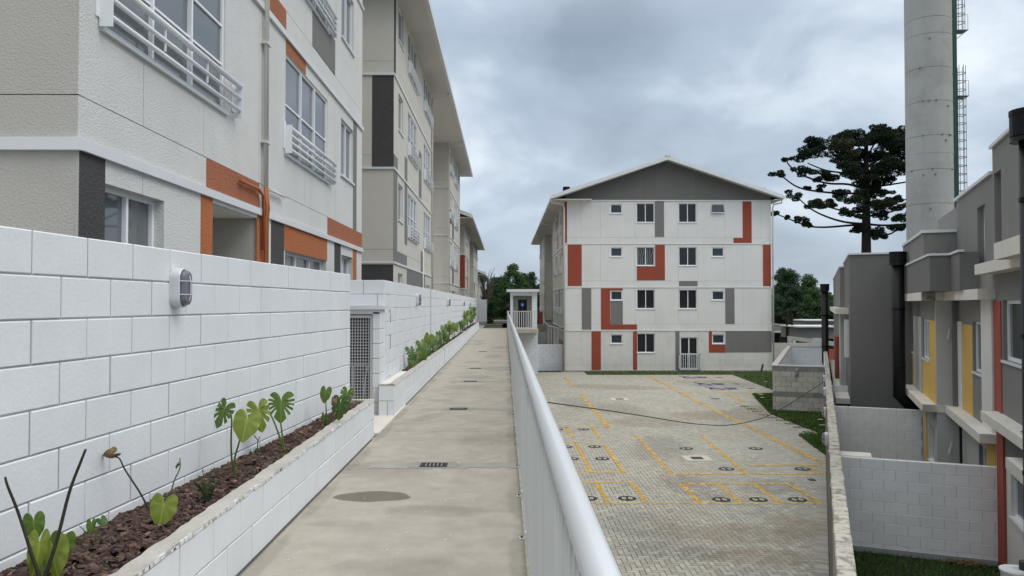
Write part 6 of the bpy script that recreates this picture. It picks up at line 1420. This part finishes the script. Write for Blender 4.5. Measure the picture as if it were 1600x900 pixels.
for k in range(46):
    p = b0 + Vector((0, 0, r_.uniform(1, 3.5))); q_ = onY(r_.uniform(744, 778), r_.uniform(418, 450), 100 + r_.uniform(-1, 1)); mid = (p + q_) / 2 + Vector((r_.uniform(-.3, .3), 0, .4)); bt.tube([tuple(p), tuple(mid), tuple(q_)], [.06, .035, .015], 4)
bt.build('branches', M['twig'], t)
GR = 'trees behind the houses on the right'
for px, yt, Y0, w, lb, m in ((1232, 428, 125, 66, 'large dark green tree right of the gabled block', 'leafdark'), (1262, 436, 118, 60, 'mid green tree with a rounded crown between gabled block and black duct', 'leafmid'),
                             (1222, 426, 138, 50, 'dark tree crown touching the corner of the gabled block', 'leafdark'), (1292, 462, 128, 44, 'green tree behind the distant black duct', 'leafmid'),
                             (1240, 455, 105, 60, 'dark lower tree behind the flat-roofed houses', 'leafdark'), (1300, 478, 110, 50, 'shaded low tree beside the far canopy', 'leafdark'), (1215, 470, 102, 44, 'shadowy tree right against the corner of the gabled block', 'leafdark')):
    tree(px, yt - 9, -5, Y0, w * 1.1, lb, M[m], 120 + i, GR, 1.5); i += 1
tree(1251, 496, -1.5, 92, 16, 'small yellow-green bush above the flat grey roofs', M['leafyel'], 300, None, .8, 'bush', False, 'bush')
# distant wooded ridges closing the horizon
for x0, x1, Yd, zt2, nm, sd in ((-160, 150, 240, 7.5, 'wooded_hill', 1), (150, 900, 420, 10, 'wooded_hill', 2), (-900, -160, 420, 12, 'wooded_hill', 3)):
    V = []; Fc = []; r2 = np.random.default_rng(sd); n = 5200; X = r2.uniform(x0, x1, n); hgt = (zt2 + 9) * (.75 + .25 * np.sin(X * .05 + sd) * np.cos(X * .013)); zz_ = -9 + hgt * r2.random(n) ** .7; Yv = Yd + 18 - (zz_ + 9) * -1.2 + r2.normal(0, 3, n)
    s = r2.uniform(.9, 2.4, n)[:, None]; a = r2.normal(size=(n, 3)); a /= np.linalg.norm(a, axis=1)[:, None]; b = r2.normal(size=(n, 3)); b = np.cross(a, b); b /= np.linalg.norm(b, axis=1)[:, None]; p = np.stack([X, Yv, zz_], 1)
    V = np.stack([p - a * s, p - b * s, p + a * s, p + b * s], 1).reshape(-1, 3)
    o = mesh_obj(nm, V, np.arange(n * 4).reshape(-1, 4), M['leafdark']); tag(o, kind='structure')
    bk = MB().quad((x0, Yd + 40, -9), (x1, Yd + 40, -9), (x1, Yd + 44, zt2 * .55), (x0, Yd + 44, zt2 * .55)).build('hillside', M['ground']); tag(bk, kind='structure')
# ================================================================== FAR LOW HOUSES ON THE RIGHT
def fb(Y0, px0, px1, y0, y1, m, root, nm, dep=4, oy=0): a = onY(px0, y1, Y0); b = onY(px1, y0, Y0); return MB().box(a.x, b.x, Y0 + oy, Y0 + dep, a.z, b.z).build(nm, m, root)
t = thing('far_house', onY(1218, 535, 72), 'small far house with grey fascia and dark window beside the gabled block', 'house')
fb(72, 1200, 1231, 518.5, 540, M['housewhite'], t, 'wall'); fb(71.6, 1196, 1230, 507, 517.5, M['mgrey'], t, 'fascia'); fb(71.3, 1196, 1232, 517.5, 519.5, M['trim'], t, 'canopy'); fb(71.9, 1210, 1222.5, 521, 536, M['glassdark'], t, 'window', .09)
t = thing('far_house', onY(1270, 535, 66), 'long low far house with dark sloping flat roof and white canopy edge', 'house')
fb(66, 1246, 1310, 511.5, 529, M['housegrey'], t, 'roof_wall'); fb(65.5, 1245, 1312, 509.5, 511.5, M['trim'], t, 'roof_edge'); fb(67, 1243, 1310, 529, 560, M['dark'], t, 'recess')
a = onY(1233, 525, 60); b = onY(1306, 534, 52); MB().add([(a.x, 60, a.z), (b.x, 52, b.z), (b.x, 52, b.z - .3), (a.x, 60, a.z - .3), (a.x, 60.4, a.z), (b.x, 52.4, b.z), (b.x, 52.4, b.z - .3), (a.x, 60.4, a.z - .3)], [(0, 1, 2, 3), (0, 1, 5, 4), (3, 2, 6, 7), (0, 3, 7, 4), (1, 2, 6, 5)]).build('canopy', M['trim'], t)
fb(61, 1232.5, 1237, 526, 560, M['houselight'], t, 'column', .3); fb(61, 1240, 1243, 528, 560, M['trim'], t, 'column', .3); fb(64, 1293.5, 1312, 546, 566, M['housered'], t, 'red_panel', .3)
t = thing('far_house', onY(1285, 505, 84), 'farthest grey flat-roofed house just above the white canopy edge', 'house'); fb(84, 1259, 1312, 501.5, 512, M['mgrey'], t, 'wall'); fb(83.8, 1258, 1312, 500, 501.7, M['trim'], t, 'roof_edge')
t = thing('yard_wall', onY(1218, 550, 52), 'brown-grey bare block wall behind the corner of the gabled block', 'wall'); a = onY(1206, 536, 53); MB().box(a.x, a.x + 3, 53, 53.2, LOT, a.z).build('wall', M['grey_block'], t)
for px_, lb in ((1229.7, 'left of two thin dark poles by the far houses'), (1237.8, 'right of two thin dark poles by the far houses')):
    a = onY(px_, 508, 68); tag(MB().cyl(a.x, 68, -3.3, onY(px_, 490, 68).z, .10, 8).build('pole', M['bark'], None), lb, 'pole', 'thin dark poles')
